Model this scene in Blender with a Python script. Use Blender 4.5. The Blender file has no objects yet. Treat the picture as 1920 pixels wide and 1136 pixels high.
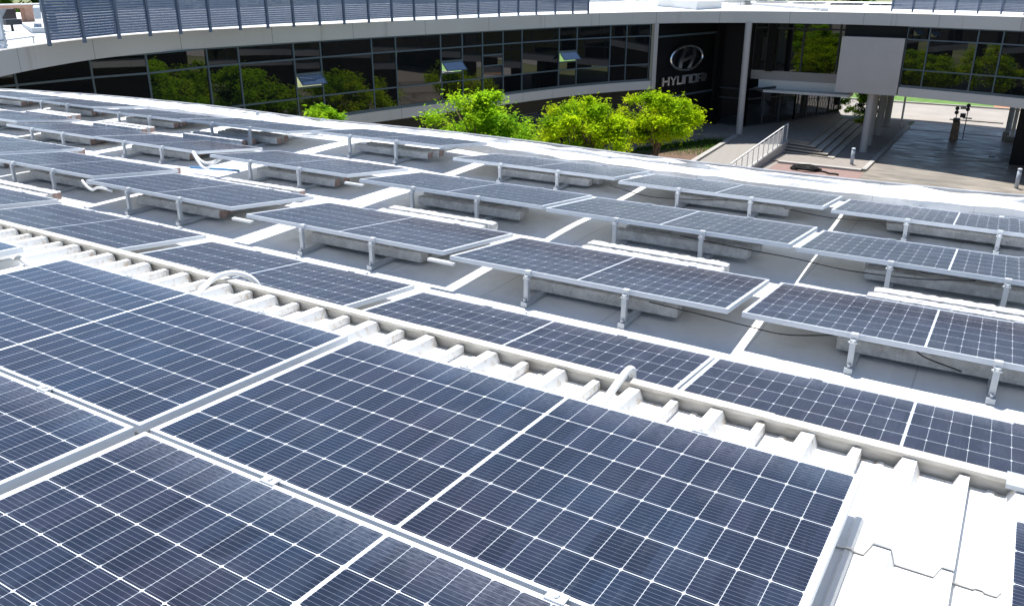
import bpy, math, random
from mathutils import Vector, Matrix, noise as mnoise
random.seed(7)
R = math.radians
sc = bpy.context.scene
COL = sc.collection

# ------------------------------------------------------------------ camera, sky, sun, exposure
cam_d = bpy.data.cameras.new('camera'); cam = bpy.data.objects.new('camera', cam_d); COL.objects.link(cam)
cam_d.sensor_width = 36.0; cam_d.lens = 29.306; cam_d.clip_start = 0.05; cam_d.clip_end = 3000
F = Vector((-.4847, .7963, -.3618)).normalized()
RT = F.cross(Vector((0, 0, 1))).normalized(); UP = RT.cross(F)
M = Matrix((RT, UP, -F)).transposed().to_4x4(); M.translation = Vector((2.493, -2.703, 1.594))
cam.matrix_world = M
sc.camera = cam

SUN = Vector((-.25, .30, 1.0)).normalized()
w = bpy.data.worlds.new('World'); sc.world = w; w.use_nodes = True
nt = w.node_tree; bg = nt.nodes['Background']
sky = nt.nodes.new('ShaderNodeTexSky'); sky.sky_type = 'NISHITA'; sky.sun_disc = False
sky.sun_elevation = math.asin(SUN.z); sky.sun_rotation = math.atan2(SUN.x, SUN.y)
sky.altitude = 1500; sky.air_density = 1.0; sky.dust_density = 0.9; sky.ozone_density = 1.0
nt.links.new(sky.outputs[0], bg.inputs[0]); bg.inputs[1].default_value = 0.108
sd = bpy.data.lights.new('sun', 'SUN'); sd.energy = 5.0; sd.angle = R(0.53); sd.color = (1, .98, .945)
so = bpy.data.objects.new('sun', sd); COL.objects.link(so)
so.rotation_euler = SUN.to_track_quat('Z', 'Y').to_euler()
sc.view_settings.view_transform = 'Standard'; sc.view_settings.look = 'None'
sc.view_settings.exposure = 0.68; sc.view_settings.gamma = 1
sc.view_settings.use_curve_mapping = False
try:
    sc.cycles.max_bounces = 8; sc.cycles.diffuse_bounces = 4; sc.cycles.glossy_bounces = 4; sc.cycles.transmission_bounces = 4
except Exception: pass

# ------------------------------------------------------------------ node helpers
class N:
    def __init__(s, name):
        s.m = bpy.data.materials.new(name); s.m.use_nodes = True
        s.t = s.m.node_tree; s.b = s.t.nodes['Principled BSDF']
    def new(s, typ, **kw):
        n = s.t.nodes.new(typ)
        for k, v in kw.items(): setattr(n, k, v)
        return n
    def link(s, a, b): s.t.links.new(a, b)
    def math(s, op, a, b=None, c=None):
        n = s.new('ShaderNodeMath', operation=op)
        for i, v in enumerate((a, b, c)):
            if v is None: continue
            if isinstance(v, (int, float)): n.inputs[i].default_value = v
            else: s.link(v, n.inputs[i])
        return n.outputs[0]
    def mix(s, f, a, b, blend='MIX'):
        n = s.new('ShaderNodeMix', data_type='RGBA', blend_type=blend)
        for i, v in ((0, f), (6, a), (7, b)):
            if isinstance(v, (int, float)): n.inputs[i].default_value = v
            elif isinstance(v, tuple): n.inputs[i].default_value = (*v[:3], 1)
            else: s.link(v, n.inputs[i])
        return n.outputs[2]
    def noise(s, scale, detail=4, rough=.55, coord='Object', vec_scale=None):
        tc = s.new('ShaderNodeTexCoord'); n = s.new('ShaderNodeTexNoise')
        n.inputs['Scale'].default_value = scale; n.inputs['Detail'].default_value = detail; n.inputs['Roughness'].default_value = rough
        if vec_scale:
            mp = s.new('ShaderNodeMapping'); mp.inputs['Scale'].default_value = vec_scale
            s.link(tc.outputs[coord], mp.inputs[0]); s.link(mp.outputs[0], n.inputs[0])
        else: s.link(tc.outputs[coord], n.inputs[0])
        return n.outputs[0]
    def ramp(s, f, p0, p1, c0=(0, 0, 0), c1=(1, 1, 1)):
        n = s.new('ShaderNodeValToRGB'); s.link(f, n.inputs[0])
        n.color_ramp.elements[0].position = p0; n.color_ramp.elements[1].position = p1
        n.color_ramp.elements[0].color = (*c0, 1); n.color_ramp.elements[1].color = (*c1, 1)
        return n.outputs[0]
    def bump(s, h, strength, dist):
        n = s.new('ShaderNodeBump'); n.inputs['Strength'].default_value = strength; n.inputs['Distance'].default_value = dist
        s.link(h, n.inputs['Height']); s.link(n.outputs[0], s.b.inputs['Normal'])
    def set(s, col=None, rough=None, metal=None, spec=None):
        if col is not None:
            if isinstance(col, tuple): s.b.inputs['Base Color'].default_value = (*col, 1)
            else: s.link(col, s.b.inputs['Base Color'])
        if rough is not None:
            if isinstance(rough, (int, float)): s.b.inputs['Roughness'].default_value = rough
            else: s.link(rough, s.b.inputs['Roughness'])
        if metal is not None: s.b.inputs['Metallic'].default_value = metal
        if spec is not None: s.b.inputs['Specular IOR Level'].default_value = spec
        return s

def mat_simple(name, c, rough=.6, metal=0, var=.12, scale=3, bump=0, spec=None, vec=None):
    m = N(name)
    n = m.noise(scale, vec_scale=vec)
    d = tuple(x * (1 - var) for x in c); l = tuple(min(1, x * (1 + var)) for x in c)
    m.set(m.ramp(n, .3, .7, d, l), rough, metal, spec)
    if bump: m.bump(m.noise(scale * 12), bump, .01)
    return m.m

MT = {}
MT['alu'] = mat_simple('anodised_aluminium', (.42, .45, .48), .5, .2, .05, 8)
MT['frame'] = mat_simple('panel_frame_aluminium', (.66, .69, .72), .5, .1, .04, 8)
MT['alu_clamp'] = mat_simple('bright_aluminium', (.66, .68, .69), .38, .3, .05, 9)
MT['flash'] = None
MT['cream'] = mat_simple('cream_wall_paint', (.43, .41, .385), .75, 0, .05, .8)
MT['black_clad'] = mat_simple('black_cladding', (.006, .006, .0065), .5, 0, .2, .6, 0, .2)
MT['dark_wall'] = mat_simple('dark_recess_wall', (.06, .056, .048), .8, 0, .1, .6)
MT['mullion'] = mat_simple('grey_mullion', (.085, .12, .14), .45, .2, .08, 2)
MT['steel_blue'] = mat_simple('blue_grey_louvre', (.115, .15, .215), .5, .2, .08, 2)
MT['chrome'] = mat_simple('chrome', (.86, .87, .88), .20, 1, .02, 2)
MT['letter'] = mat_simple('brushed_letter_metal', (.8, .81, .83), .28, 1, .04, 2)
MT['white_pvc'] = mat_simple('white_plastic', (.80, .80, .78), .4, 0, .03, 5)
MT['rubber'] = mat_simple('black_cable', (.008, .008, .009), .6, 0, .1, 5, 0, .2)
MT['blue_pipe'] = mat_simple('blue_plastic', (.08, .22, .42), .5, 0, .08, 5)
MT['edge_cap'] = mat_simple('weathered_edge_cap', (.30, .31, .33), .6, .2, .3, 3)
MT['galv'] = mat_simple('galvanised_steel', (.5, .53, .57), .45, .5, .1, 6)
MT['dark_metal'] = mat_simple('dark_painted_metal', (.045, .05, .06), .5, .1, .1, 4)
MT['red_brick'] = mat_simple('red_paver', (.23, .15, .13), .85, 0, .2, 5, .3)
MT['soil'] = mat_simple('orange_soil', (.40, .17, .07), .95, 0, .25, .8, .4)
MT['kerb'] = mat_simple('kerb_concrete', (.36, .34, .31), .85, 0, .12, 2, .2)
MT['tread'] = mat_simple('stair_tread_paving', (.45, .41, .34), .8, 0, .14, 3, .15)  # lightened so the treads read as lit against the shade-toned risers
MT['asphalt'] = mat_simple('road_asphalt', (.30, .27, .24), .9, 0, .1, .5, .2)
MT['bark'] = mat_simple('bark', (.13, .085, .055), .9, 0, .35, 6, .5)
MT['grey_box'] = mat_simple('grey_machine_paint', (.45, .5, .55), .5, 0, .08, 2)
MT['brick_wall'] = mat_simple('salmon_brick', (.44, .27, .2), .85, 0, .15, 6)

def roof_white():
    m = N('white_membrane'); 
    n1 = m.noise(.9, 6, .6); n2 = m.noise(14, 4, .6)
    c = m.mix(m.ramp(n1, .42, .72), (.80, .795, .775), (.70, .70, .69))
    c = m.mix(m.math('MULTIPLY', m.ramp(n2, .62, .75), .25), c, (.50, .46, .40))
    # faint seams every metre
    g = m.new('ShaderNodeNewGeometry'); sx = m.new('ShaderNodeSeparateXYZ'); m.link(g.outputs['Position'], sx.inputs[0])
    wob = m.math('MULTIPLY', m.noise(1.5, 2), .05)
    fx = m.math('FRACT', m.math('ADD', m.math('MULTIPLY', m.math('ADD', sx.outputs[0], wob), .96), .37))
    seam = m.math('LESS_THAN', m.math('ABSOLUTE', m.math('SUBTRACT', fx, .5)), .006)
    c = m.mix(m.math('MULTIPLY', seam, .6), c, (.45, .45, .45))
    pond = m.ramp(m.noise(.55, 5, .55), .52, .60); ring = m.math('MULTIPLY', pond, m.ramp(m.noise(.55, 5, .55), .60, .68, (1, 1, 1), (0, 0, 0)))
    c = m.mix(m.math('MULTIPLY', ring, .55), c, (.40, .385, .35))
    c = m.mix(m.math('MULTIPLY', m.ramp(m.noise(2.6, 6, .75), .50, .78), .42), c, (.42, .41, .385))
    pt = m.math('FLOOR', m.math('MULTIPLY', m.math('ADD', sx.outputs[0], wob), .96)); w2 = m.new('ShaderNodeTexWhiteNoise', noise_dimensions='1D'); m.link(pt, w2.inputs['W'])
    c = m.mix(m.math('MULTIPLY', w2.outputs[0], .22), c, (.55, .55, .55))
    m.set(c, .62); 
    hb = m.math('ADD', m.math('MULTIPLY', m.noise(3, 5), 1.0), m.math('MULTIPLY', fx, .0))
    m.bump(hb, .25, .03)
    return m.m
MT['roof'] = roof_white()

def ibr_white():
    m = N('white_painted_sheet')
    g = m.new('ShaderNodeNewGeometry'); sx = m.new('ShaderNodeSeparateXYZ'); m.link(g.outputs['Position'], sx.inputs[0])
    n2 = m.noise(26, 5, .65)
    # rust coloured dirt gathering towards the sheet end at the flashing
    near = m.new('ShaderNodeMapRange'); near.inputs[1].default_value = .22; near.inputs[2].default_value = .46; m.link(sx.outputs[1], near.inputs[0])
    d = m.math('MULTIPLY', m.ramp(n2, .5, .66), m.math('ADD', m.math('MULTIPLY', near.outputs[0], .75), .05))
    c = m.mix(d, (.80, .795, .77), (.42, .29, .16))
    c = m.mix(m.math('MULTIPLY', m.ramp(m.noise(5, 4), .55, .8), .25), c, (.62, .60, .54))
    m.set(c, .5); m.bump(m.noise(4, 2), .15, .01)
    return m.m
MT['ibr'] = ibr_white()
def flash_mat():
    m = N('weathered_flashing')
    c = m.mix(m.ramp(m.noise(7, 5, .6, vec_scale=(1, 1, 4)), .4, .75), (.60, .575, .52), (.36, .33, .28))
    m.set(c, .55, .1); return m.m
MT['flash'] = flash_mat()

def concrete_rough():
    m = N('rough_concrete')
    c = m.mix(m.ramp(m.noise(9, 6, .65), .38, .66), (.66, .66, .65), (.46, .455, .445))
    c = m.mix(m.math('MULTIPLY', m.ramp(m.noise(60, 4, .7), .5, .7), .35), c, (.27, .27, .265))
    m.set(c, .92); m.bump(m.noise(90, 6, .75), .9, .012); return m.m
MT['lintel'] = concrete_rough()
MT['lintel_end'] = mat_simple('reddish_concrete_end', (.35, .25, .22), .92, 0, .3, 40, .5)

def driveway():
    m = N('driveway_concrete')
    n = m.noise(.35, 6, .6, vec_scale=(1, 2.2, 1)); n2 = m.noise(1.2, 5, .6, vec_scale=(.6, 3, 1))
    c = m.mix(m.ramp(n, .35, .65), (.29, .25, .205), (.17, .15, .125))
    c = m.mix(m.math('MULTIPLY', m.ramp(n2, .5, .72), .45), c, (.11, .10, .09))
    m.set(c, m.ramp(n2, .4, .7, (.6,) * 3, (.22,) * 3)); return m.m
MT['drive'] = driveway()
def paver():
    m = N('block_paving')
    tc = m.new('ShaderNodeTexCoord'); b = m.new('ShaderNodeTexBrick'); m.link(tc.outputs['Object'], b.inputs[0])
    b.inputs['Scale'].default_value = 1; b.inputs['Brick Width'].default_value = .22; b.inputs['Row Height'].default_value = .11
    b.inputs['Mortar Size'].default_value = .012
    b.inputs['Color1'].default_value = (.33, .275, .22, 1); b.inputs['Color2'].default_value = (.25, .215, .18, 1); b.inputs['Mortar'].default_value = (.12, .11, .10, 1)
    c = m.mix(m.math('MULTIPLY', m.noise(.6, 4), .5), b.outputs[0], (.24, .23, .23))
    m.set(c, .85); return m.m
MT['paver'] = paver()
MT['riser'] = mat_simple('shade_toned_riser', (.09, .08, .07), .8, 0, .14, 3)  # shade on the step fronts put into the riser colour
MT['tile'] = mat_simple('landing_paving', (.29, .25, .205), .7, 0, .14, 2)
def ramp_mat():
    m = N('ribbed_ramp_paving')
    tc = m.new('ShaderNodeTexCoord'); wv = m.new('ShaderNodeTexWave'); m.link(tc.outputs['Object'], wv.inputs[0])
    wv.bands_direction = 'Y'; wv.inputs['Scale'].default_value = 1.35; wv.inputs['Distortion'].default_value = .15
    c = m.mix(m.ramp(wv.outputs[1], .35, .65), (.34, .31, .27), (.15, .14, .13))
    m.set(c, .8); return m.m
MT['ramp'] = ramp_mat()

def glass_dark(name, base=(.006, .007, .008), wav=.02):
    m = N(name)
    m.set(base, .015, 0, .5); m.b.inputs['IOR'].default_value = 1.85
    m.bump(m.noise(.5, 2, .5), wav, .05)
    return m.m
MT['glass'] = glass_dark('tinted_glass')
MT['glass_lobby'] = glass_dark('lobby_glass', (.010, .012, .013), .012)
MT['glass_open'] = glass_dark('open_sash_glass', (.05, .10, .16), .01)
MT['glass_open'].node_tree.nodes['Principled BSDF'].inputs['IOR'].default_value = 2.6

def cell_mat(name, tint):
    m = N(name)
    uv = m.new('ShaderNodeUVMap'); s = m.new('ShaderNodeSeparateXYZ'); m.link(uv.outputs[0], s.inputs[0])
    u, v = s.outputs[0], s.outputs[1]
    PU, PV = .0925, .184
    xm = m.math('SUBTRACT', m.math('ABSOLUTE', m.math('SUBTRACT', u, 1.139)), .0065)
    ym = m.math('SUBTRACT', v, .015)
    inside = m.math('MULTIPLY', m.math('GREATER_THAN', xm, 0), m.math('LESS_THAN', xm, 12 * PU))
    inside = m.math('MULTIPLY', inside, m.math('MULTIPLY', m.math('GREATER_THAN', ym, 0), m.math('LESS_THAN', ym, 6 * PV)))
    fx = m.math('FRACT', m.math('DIVIDE', xm, PU)); fy = m.math('FRACT', m.math('DIVIDE', ym, PV))
    ex = m.math('MULTIPLY', m.math('MINIMUM', fx, m.math('SUBTRACT', 1, fx)), PU)
    ey = m.math('MULTIPLY', m.math('MINIMUM', fy, m.math('SUBTRACT', 1, fy)), PV)
    cell = m.math('MULTIPLY', m.math('GREATER_THAN', ex, .0006), m.math('GREATER_THAN', ey, .0013))
    cell = m.math('MULTIPLY', cell, m.math('GREATER_THAN', m.math('ADD', ex, ey), .0088 if 'dark' in name else .0075))
    cell = m.math('MULTIPLY', cell, inside)
    bf = m.math('ABSOLUTE', m.math('SUBTRACT', m.math('FRACT', m.math('MULTIPLY', fy, 10)), .5))
    bus = m.math('LESS_THAN', bf, .026)
    bx = m.math('LESS_THAN', ex, .0045); pad = m.math('MULTIPLY', bx, m.math('LESS_THAN', bf, .07))
    bus = m.math('MAXIMUM', bus, pad)
    # per-cell tone
    ix = m.math('FLOOR', m.math('DIVIDE', m.math('ADD', u, .001), PU)); iy = m.math('FLOOR', m.math('DIVIDE', ym, PV))
    cb = m.new('ShaderNodeCombineXYZ'); m.link(ix, cb.inputs[0]); m.link(iy, cb.inputs[1])
    oi = m.new('ShaderNodeObjectInfo'); m.link(m.math('MULTIPLY', oi.outputs['Random'], 57), cb.inputs[2])
    wn = m.new('ShaderNodeTexWhiteNoise'); m.link(cb.outputs[0], wn.inputs[0])
    big = m.noise(1.3, 3, .5, coord='Object')
    tone = m.mix(m.ramp(big, .35, .68), tint[0], tint[1])
    tone = m.mix(m.math('MULTIPLY', wn.outputs[0], .75), tone, tint[2])
    dk = 'dark' in name
    col = m.mix(m.math('MULTIPLY', bus, .16 if dk else .36), tone, (.42, .46, .55))
    col = m.mix(cell, (.50, .53, .58) if dk else (.74, .77, .80), col)
    # dust: fine specks, more along the low edge
    sp = m.ramp(m.noise(420, 2, .5), .70, .78)
    mr = m.new('ShaderNodeMapRange'); mr.inputs[1].default_value = .95; mr.inputs[2].default_value = 1.12; m.link(v, mr.inputs[0])
    low = m.math('MULTIPLY', mr.outputs[0], m.ramp(m.noise(11, 5, .7, vec_scale=(3, 14, 1)), .35, .75))
    smear = m.math('MULTIPLY', m.ramp(m.noise(2.2, 6, .7), .50, .75), .06)
    spot = m.math('MULTIPLY', m.ramp(m.noise(38, 3, .6), .735, .76), m.ramp(m.noise(3.1, 3, .5), .45, .6)); smear = m.math('ADD', smear, m.math('MULTIPLY', spot, .35))
    run = m.math('MULTIPLY', m.ramp(m.noise(6, 4, .6, vec_scale=(9, .7, 1)), .56, .78), .06); smear = m.math('ADD', smear, run)
    dust = m.math('ADD', m.math('ADD', m.math('MULTIPLY', sp, .25), m.math('MULTIPLY', low, .34)), m.math('ADD', smear, .012))
    col = m.mix(dust, col, (.33, .36, .42))
    r0, r1 = (.24, .32) if 'dark' in name else (.07, .12)
    m.set(col, m.ramp(m.noise(5, 4), .3, .7, (r0,) * 3, (r1,) * 3), 0, .5)
    m.b.inputs['IOR'].default_value = 1.24 if dk else 1.40
    return m.m
MT['cells'] = cell_mat('blue_solar_cells', ((.012, .024, .047), (.021, .018, .032), (.006, .009, .019)))
MT['cells_rear'] = cell_mat('dark_solar_cells', ((.019, .022, .040), (.026, .024, .036), (.010, .012, .022)))

def leaf_mat(name, c1, c2, c3):
    m = N(name); t = m.t
    g = m.new('ShaderNodeNewGeometry')
    at = m.new('ShaderNodeAttribute', attribute_name='tone')
    col = m.mix(at.outputs['Fac'], c1, c2)
    col = m.mix(m.math('MULTIPLY', m.ramp(m.noise(.9, 3), .5, .72), .6), col, c3)
    d = m.new('ShaderNodeBsdfDiffuse'); tr = m.new('ShaderNodeBsdfTranslucent'); mx = m.new('ShaderNodeMixShader'); mx.inputs[0].default_value = .6
    m.link(col, d.inputs[0]); m.link(col, tr.inputs[0]); m.link(d.outputs[0], mx.inputs[1]); m.link(tr.outputs[0], mx.inputs[2])
    m.link(mx.outputs[0], t.nodes['Material Output'].inputs[0])
    return m.m
MT['leaf_lime'] = leaf_mat('lime_leaves', (.10, .27, .012), (.58, .74, .012), (.66, .62, .03))
MT['leaf_green'] = leaf_mat('fresh_green_leaves', (.10, .28, .02), (.42, .66, .02), (.50, .56, .03))
MT['leaf_dark'] = leaf_mat('dark_leaves', (.03, .085, .02), (.07, .14, .025), (.09, .13, .03))
MT['leaf_grass'] = leaf_mat('grass_blades', (.05, .14, .02), (.12, .24, .03), (.16, .2, .05))
MT['leaf_orange'] = leaf_mat('orange_flowers', (.55, .25, .01), (.65, .35, .02), (.5, .3, .03))

# ------------------------------------------------------------------ mesh builder
class MB:
    def __init__(s): s.v = []; s.f = []; s.mi = []; s.uv = []; s.tone = []
    def poly(s, pts, mi=0, uv=None):
        b = len(s.v); s.v += [tuple(p) for p in pts]; s.f.append(tuple(range(b, b + len(pts)))); s.mi.append(mi)
        s.uv.append(uv); return s
    def hexa(s, p, mi=0):      # 8 points: bottom 4 (ccw), top 4
        b = len(s.v); s.v += [tuple(q) for q in p]
        for f in ((3, 2, 1, 0), (4, 5, 6, 7), (0, 1, 5, 4), (1, 2, 6, 5), (2, 3, 7, 6), (3, 0, 4, 7)):
            s.f.append(tuple(b + i for i in f)); s.mi.append(mi); s.uv.append(None)
        return s
    def box(s, x0, x1, y0, y1, z0, z1, mi=0):
        return s.hexa([(x0, y0, z0), (x1, y0, z0), (x1, y1, z0), (x0, y1, z0), (x0, y0, z1), (x1, y0, z1), (x1, y1, z1), (x0, y1, z1)], mi)
    def beam(s, a, b, w, h, up=(0, 0, 1), mi=0):   # box along a->b centred
        a = Vector(a); b = Vector(b); d = (b - a).normalized(); u = Vector(up)
        r = d.cross(u)
        if r.length < 1e-4: r = d.cross(Vector((0, 1, 0)))
        r.normalize(); u = r.cross(d)
        r = r * (w / 2); u = u * (h / 2)
        return s.hexa([a - r - u, a + r - u, b + r - u, b - r - u, a - r + u, a + r + u, b + r + u, b - r + u], mi)
    def tube(s, pts, r, n=10, mi=0, cap=True):
        pts = [Vector(p) for p in pts]; rr = r if isinstance(r, (list, tuple)) else [r] * len(pts)
        base = len(s.v); prev = None
        for i, p in enumerate(pts):
            d = (pts[min(i + 1, len(pts) - 1)] - pts[max(i - 1, 0)]).normalized()
            if prev is None:
                x = d.cross(Vector((0, 0, 1)));
                if x.length < 1e-3: x = d.cross(Vector((1, 0, 0)))
            else: x = prev - d * prev.dot(d)
            x.normalize(); prev = x; y = d.cross(x)
            for k in range(n):
                a = 2 * math.pi * k / n; s.v.append(tuple(p + (x * math.cos(a) + y * math.sin(a)) * rr[i]))
        for i in range(len(pts) - 1):
            for k in range(n):
                a = base + i * n + k; b = base + i * n + (k + 1) % n
                s.f.append((a, b, b + n, a + n)); s.mi.append(mi); s.uv.append(None)
        if cap:
            s.f.append(tuple(base + k for k in range(n))[::-1]); s.mi.append(mi); s.uv.append(None)
            e = base + (len(pts) - 1) * n
            s.f.append(tuple(e + k for k in range(n))); s.mi.append(mi); s.uv.append(None)
        return s
    def strip(s, line, z0, z1, mi=0):    # vertical wall sheet along a plan polyline
        for a, b in zip(line[:-1], line[1:]):
            s.poly([(a[0], a[1], z0), (b[0], b[1], z0), (b[0], b[1], z1), (a[0], a[1], z1)], mi)
        return s
    def wall(s, line, off, z0, z1, mi=0):    # thick wall: line and its offset
        L2 = offset(line, off)
        for i in range(len(line) - 1):
            a, b, c, d = line[i], line[i + 1], L2[i + 1], L2[i]
            s.poly([(a[0], a[1], z0), (b[0], b[1], z0), (b[0], b[1], z1), (a[0], a[1], z1)], mi)
            s.poly([(c[0], c[1], z0), (d[0], d[1], z0), (d[0], d[1], z1), (c[0], c[1], z1)], mi)
            s.poly([(a[0], a[1], z1), (b[0], b[1], z1), (c[0], c[1], z1), (d[0], d[1], z1)], mi)
            s.poly([(d[0], d[1], z0), (c[0], c[1], z0), (b[0], b[1], z0), (a[0], a[1], z0)], mi)
        for i in (0, -1):
            a, d = line[i], L2[i]
            s.poly([(a[0], a[1], z0), (a[0], a[1], z1), (d[0], d[1], z1), (d[0], d[1], z0)], mi)
        return s
    def build(s, name, mats, parent=None, origin=(0, 0, 0), smooth=False):
        me = bpy.data.meshes.new(name); o = Vector(origin)
        me.from_pydata([tuple(Vector(v) - o) for v in s.v], [], s.f)
        for m in (mats if isinstance(mats, (list, tuple)) else [mats]): me.materials.append(m)
        me.polygons.foreach_set('material_index', s.mi)
        if smooth: me.polygons.foreach_set('use_smooth', [True] * len(s.f))
        if any(u is not None for u in s.uv):
            l = me.uv_layers.new(name='UVMap'); k = 0
            for f, u in zip(s.f, s.uv):
                for i in range(len(f)):
                    if u is not None: l.data[k].uv = u[i]
                    k += 1
        if s.tone:
            a = me.attributes.new('tone', 'FLOAT', 'FACE'); a.data.foreach_set('value', s.tone)
        me.update()
        ob = bpy.data.objects.new(name, me); COL.objects.link(ob)
        if parent: ob.parent = parent
        else: ob.location = o
        return ob

def offset(line, off):
    out = []
    for i, p in enumerate(line):
        a = line[max(i - 1, 0)]; b = line[min(i + 1, len(line) - 1)]
        d = Vector((b[0] - a[0], b[1] - a[1])).normalized()
        out.append((p[0] + d.y * off, p[1] - d.x * off))     # positive off = right of travel
    return out
def catmull(P, n=6):
    P = [Vector(p) for p in P]; P = [P[0] * 2 - P[1]] + P + [P[-1] * 2 - P[-2]]; out = []
    for i in range(1, len(P) - 2):
        a, b, c, d = P[i - 1:i + 3]
        for k in range(n):
            t = k / n
            out.append(.5 * ((2 * b) + (c - a) * t + (2 * a - 5 * b + 4 * c - d) * t * t + (3 * b - a - 3 * c + d) * t ** 3))
    out.append(P[-2]); return out

def tag(o, label=None, cat=None, group=None, kind=None):
    if label: o['label'] = label
    if cat: o['category'] = cat
    if group: o['group'] = group
    if kind: o['kind'] = kind
    return o
def empty(name, loc, rz=0):
    o = bpy.data.objects.new(name, None); COL.objects.link(o); o.location = loc; o.rotation_euler = (0, 0, rz)
    o.empty_display_size = .2; return o
def copy_tree(o, parent=None):
    c = o.copy(); COL.objects.link(c)
    if parent: c.parent = parent
    for ch in list(o.children): copy_tree(ch, c)
    return c

GZ = -8.6      # courtyard level, metres below the near panel plane

# ------------------------------------------------------------------ ground, driveway, road
g = MB().poly([(-600, -400, GZ - .03), (600, -400, GZ - .03), (600, 900, GZ - .03), (-600, 900, GZ - .03)])
tag(g.build('ground', mat_simple('dry_grass_ground', (.16, .17, .07), .95, 0, .3, .15)), kind='structure')
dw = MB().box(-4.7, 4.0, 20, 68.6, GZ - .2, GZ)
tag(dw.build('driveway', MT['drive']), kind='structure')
rd = MB().box(-90, 90, 68.6, 79.4, GZ - .2, GZ + .004)
tag(rd.build('road', MT['asphalt']), kind='structure')
vg = MB()
xs = [-90 + 6 * i for i in range(31)]
def bank(x, k): return [(79.6, GZ + .1), (82.5, GZ + .35), (90, GZ + 1.2 + .4 * math.sin(x * .1)), (130, GZ + 3.0)][k]
for x0, x1 in zip(xs[:-1], xs[1:]):
    for k in range(3):
        p, q = bank(x0, k), bank(x0, k + 1); r_, s_ = bank(x1, k + 1), bank(x1, k)
        vg.poly([(x0, *p), (x1, *s_), (x1, *r_), (x0, *q)], 0 if x0 < -4 else 1)
tag(vg.build('grass_bank', [mat_simple('verge_grass', (.10, .19, .035), .95, 0, .3, 1.2, .5), MT['soil']]), kind='structure')
tag(MB().box(-90, 90, 79.3, 79.6, GZ - .1, GZ + .13).build('road_kerb', MT['kerb']), kind='structure')
pv = MB().box(-11.3, -9.6, 38, 47.9, GZ - .2, GZ + .012).box(-11.3, -4.95, 47.9, 68.5, GZ - .2, GZ + .09)
tag(pv.build('pavement', MT['paver']), kind='structure')
kb = MB().box(-4.95, -4.70, 47.9, 66, GZ - .2, GZ + .12).box(-9.6, -4.95, 47.55, 47.9, GZ - .2, GZ + .12)
tag(kb.build('pavement_kerb', MT['kerb']), kind='structure')
tag(MB().box(-9.6, -4.7, 40, 47.5, GZ - .2, GZ + .006).build('red_brick_strip', MT['red_brick']), kind='structure')
tag(MB().box(4.0, 16, 20, 66, GZ - .2, GZ + .05).build('side_pavement', MT['paver']), kind='structure')
# landing (entrance podium) and courtyard paving
LZ = -7.85
pts = [(-10.2, 51.7), (-8.68, 51.05), (-9.1, 63.2), (-9.9, 66), (-16, 66), (-24, 56), (-24, 50), (-13.9, 51.0), (-10.2, 51.7)][:-1]
ld = MB(); ld.poly([(x, y, LZ) for x, y in pts])
for a, b in zip(pts, pts[1:] + pts[:1]): ld.poly([(a[0], a[1], GZ - .1), (b[0], b[1], GZ - .1), (b[0], b[1], LZ), (a[0], a[1], LZ)])
tag(ld.build('entrance_landing', MT['tile']), kind='structure')
cp = MB().poly([(-40, 5, GZ + .02), (-14.2, 5, GZ + .02), (-14.2, 45.5, GZ + .02), (-14.2, 51.2, GZ + .5), (-24, 52, GZ + .5), (-40, 45, GZ + .02)])
cp.poly([(-14.2, 5, GZ + .016), (-4.7, 5, GZ + .016), (-4.7, 40, GZ + .016), (-9.6, 40.0, GZ + .016), (-11.2, 45.4, GZ + .016), (-14.2, 45.4, GZ + .016)])
tag(cp.build('courtyard_paving', MT['tile']), kind='structure')
rp = MB().hexa([(-13.5, 40.5, GZ), (-10.45, 40.5, GZ), (-10.25, 51.75, GZ), (-13.15, 51.3, GZ), (-13.5, 40.5, GZ + .03), (-10.45, 40.5, GZ + .03), (-10.25, 51.75, LZ + .004), (-13.15, 51.3, LZ + .004)])
tag(rp.build('ramp_path', MT['ramp']), kind='structure')

st = empty('entrance_steps', (-8.7, 51, GZ)); tag(st, 'pale paved steps wrapping the corner of the entrance landing', 'steps')
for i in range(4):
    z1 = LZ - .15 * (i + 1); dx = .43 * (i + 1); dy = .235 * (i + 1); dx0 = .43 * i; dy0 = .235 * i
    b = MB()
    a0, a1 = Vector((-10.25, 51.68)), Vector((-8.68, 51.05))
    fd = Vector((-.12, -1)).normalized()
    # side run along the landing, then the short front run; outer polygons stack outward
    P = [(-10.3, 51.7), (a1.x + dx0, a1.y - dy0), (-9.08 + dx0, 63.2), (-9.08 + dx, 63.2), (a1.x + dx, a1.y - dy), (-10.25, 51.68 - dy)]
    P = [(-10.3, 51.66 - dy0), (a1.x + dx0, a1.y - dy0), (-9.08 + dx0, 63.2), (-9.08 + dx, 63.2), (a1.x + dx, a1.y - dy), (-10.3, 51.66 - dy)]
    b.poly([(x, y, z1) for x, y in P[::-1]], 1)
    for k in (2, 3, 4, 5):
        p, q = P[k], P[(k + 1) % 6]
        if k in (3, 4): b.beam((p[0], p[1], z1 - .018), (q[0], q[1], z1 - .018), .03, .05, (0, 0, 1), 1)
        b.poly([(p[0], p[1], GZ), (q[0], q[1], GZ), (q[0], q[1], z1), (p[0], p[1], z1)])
    b.build('step', [MT['riser'], MT['tread']], st, st.location)

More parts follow.
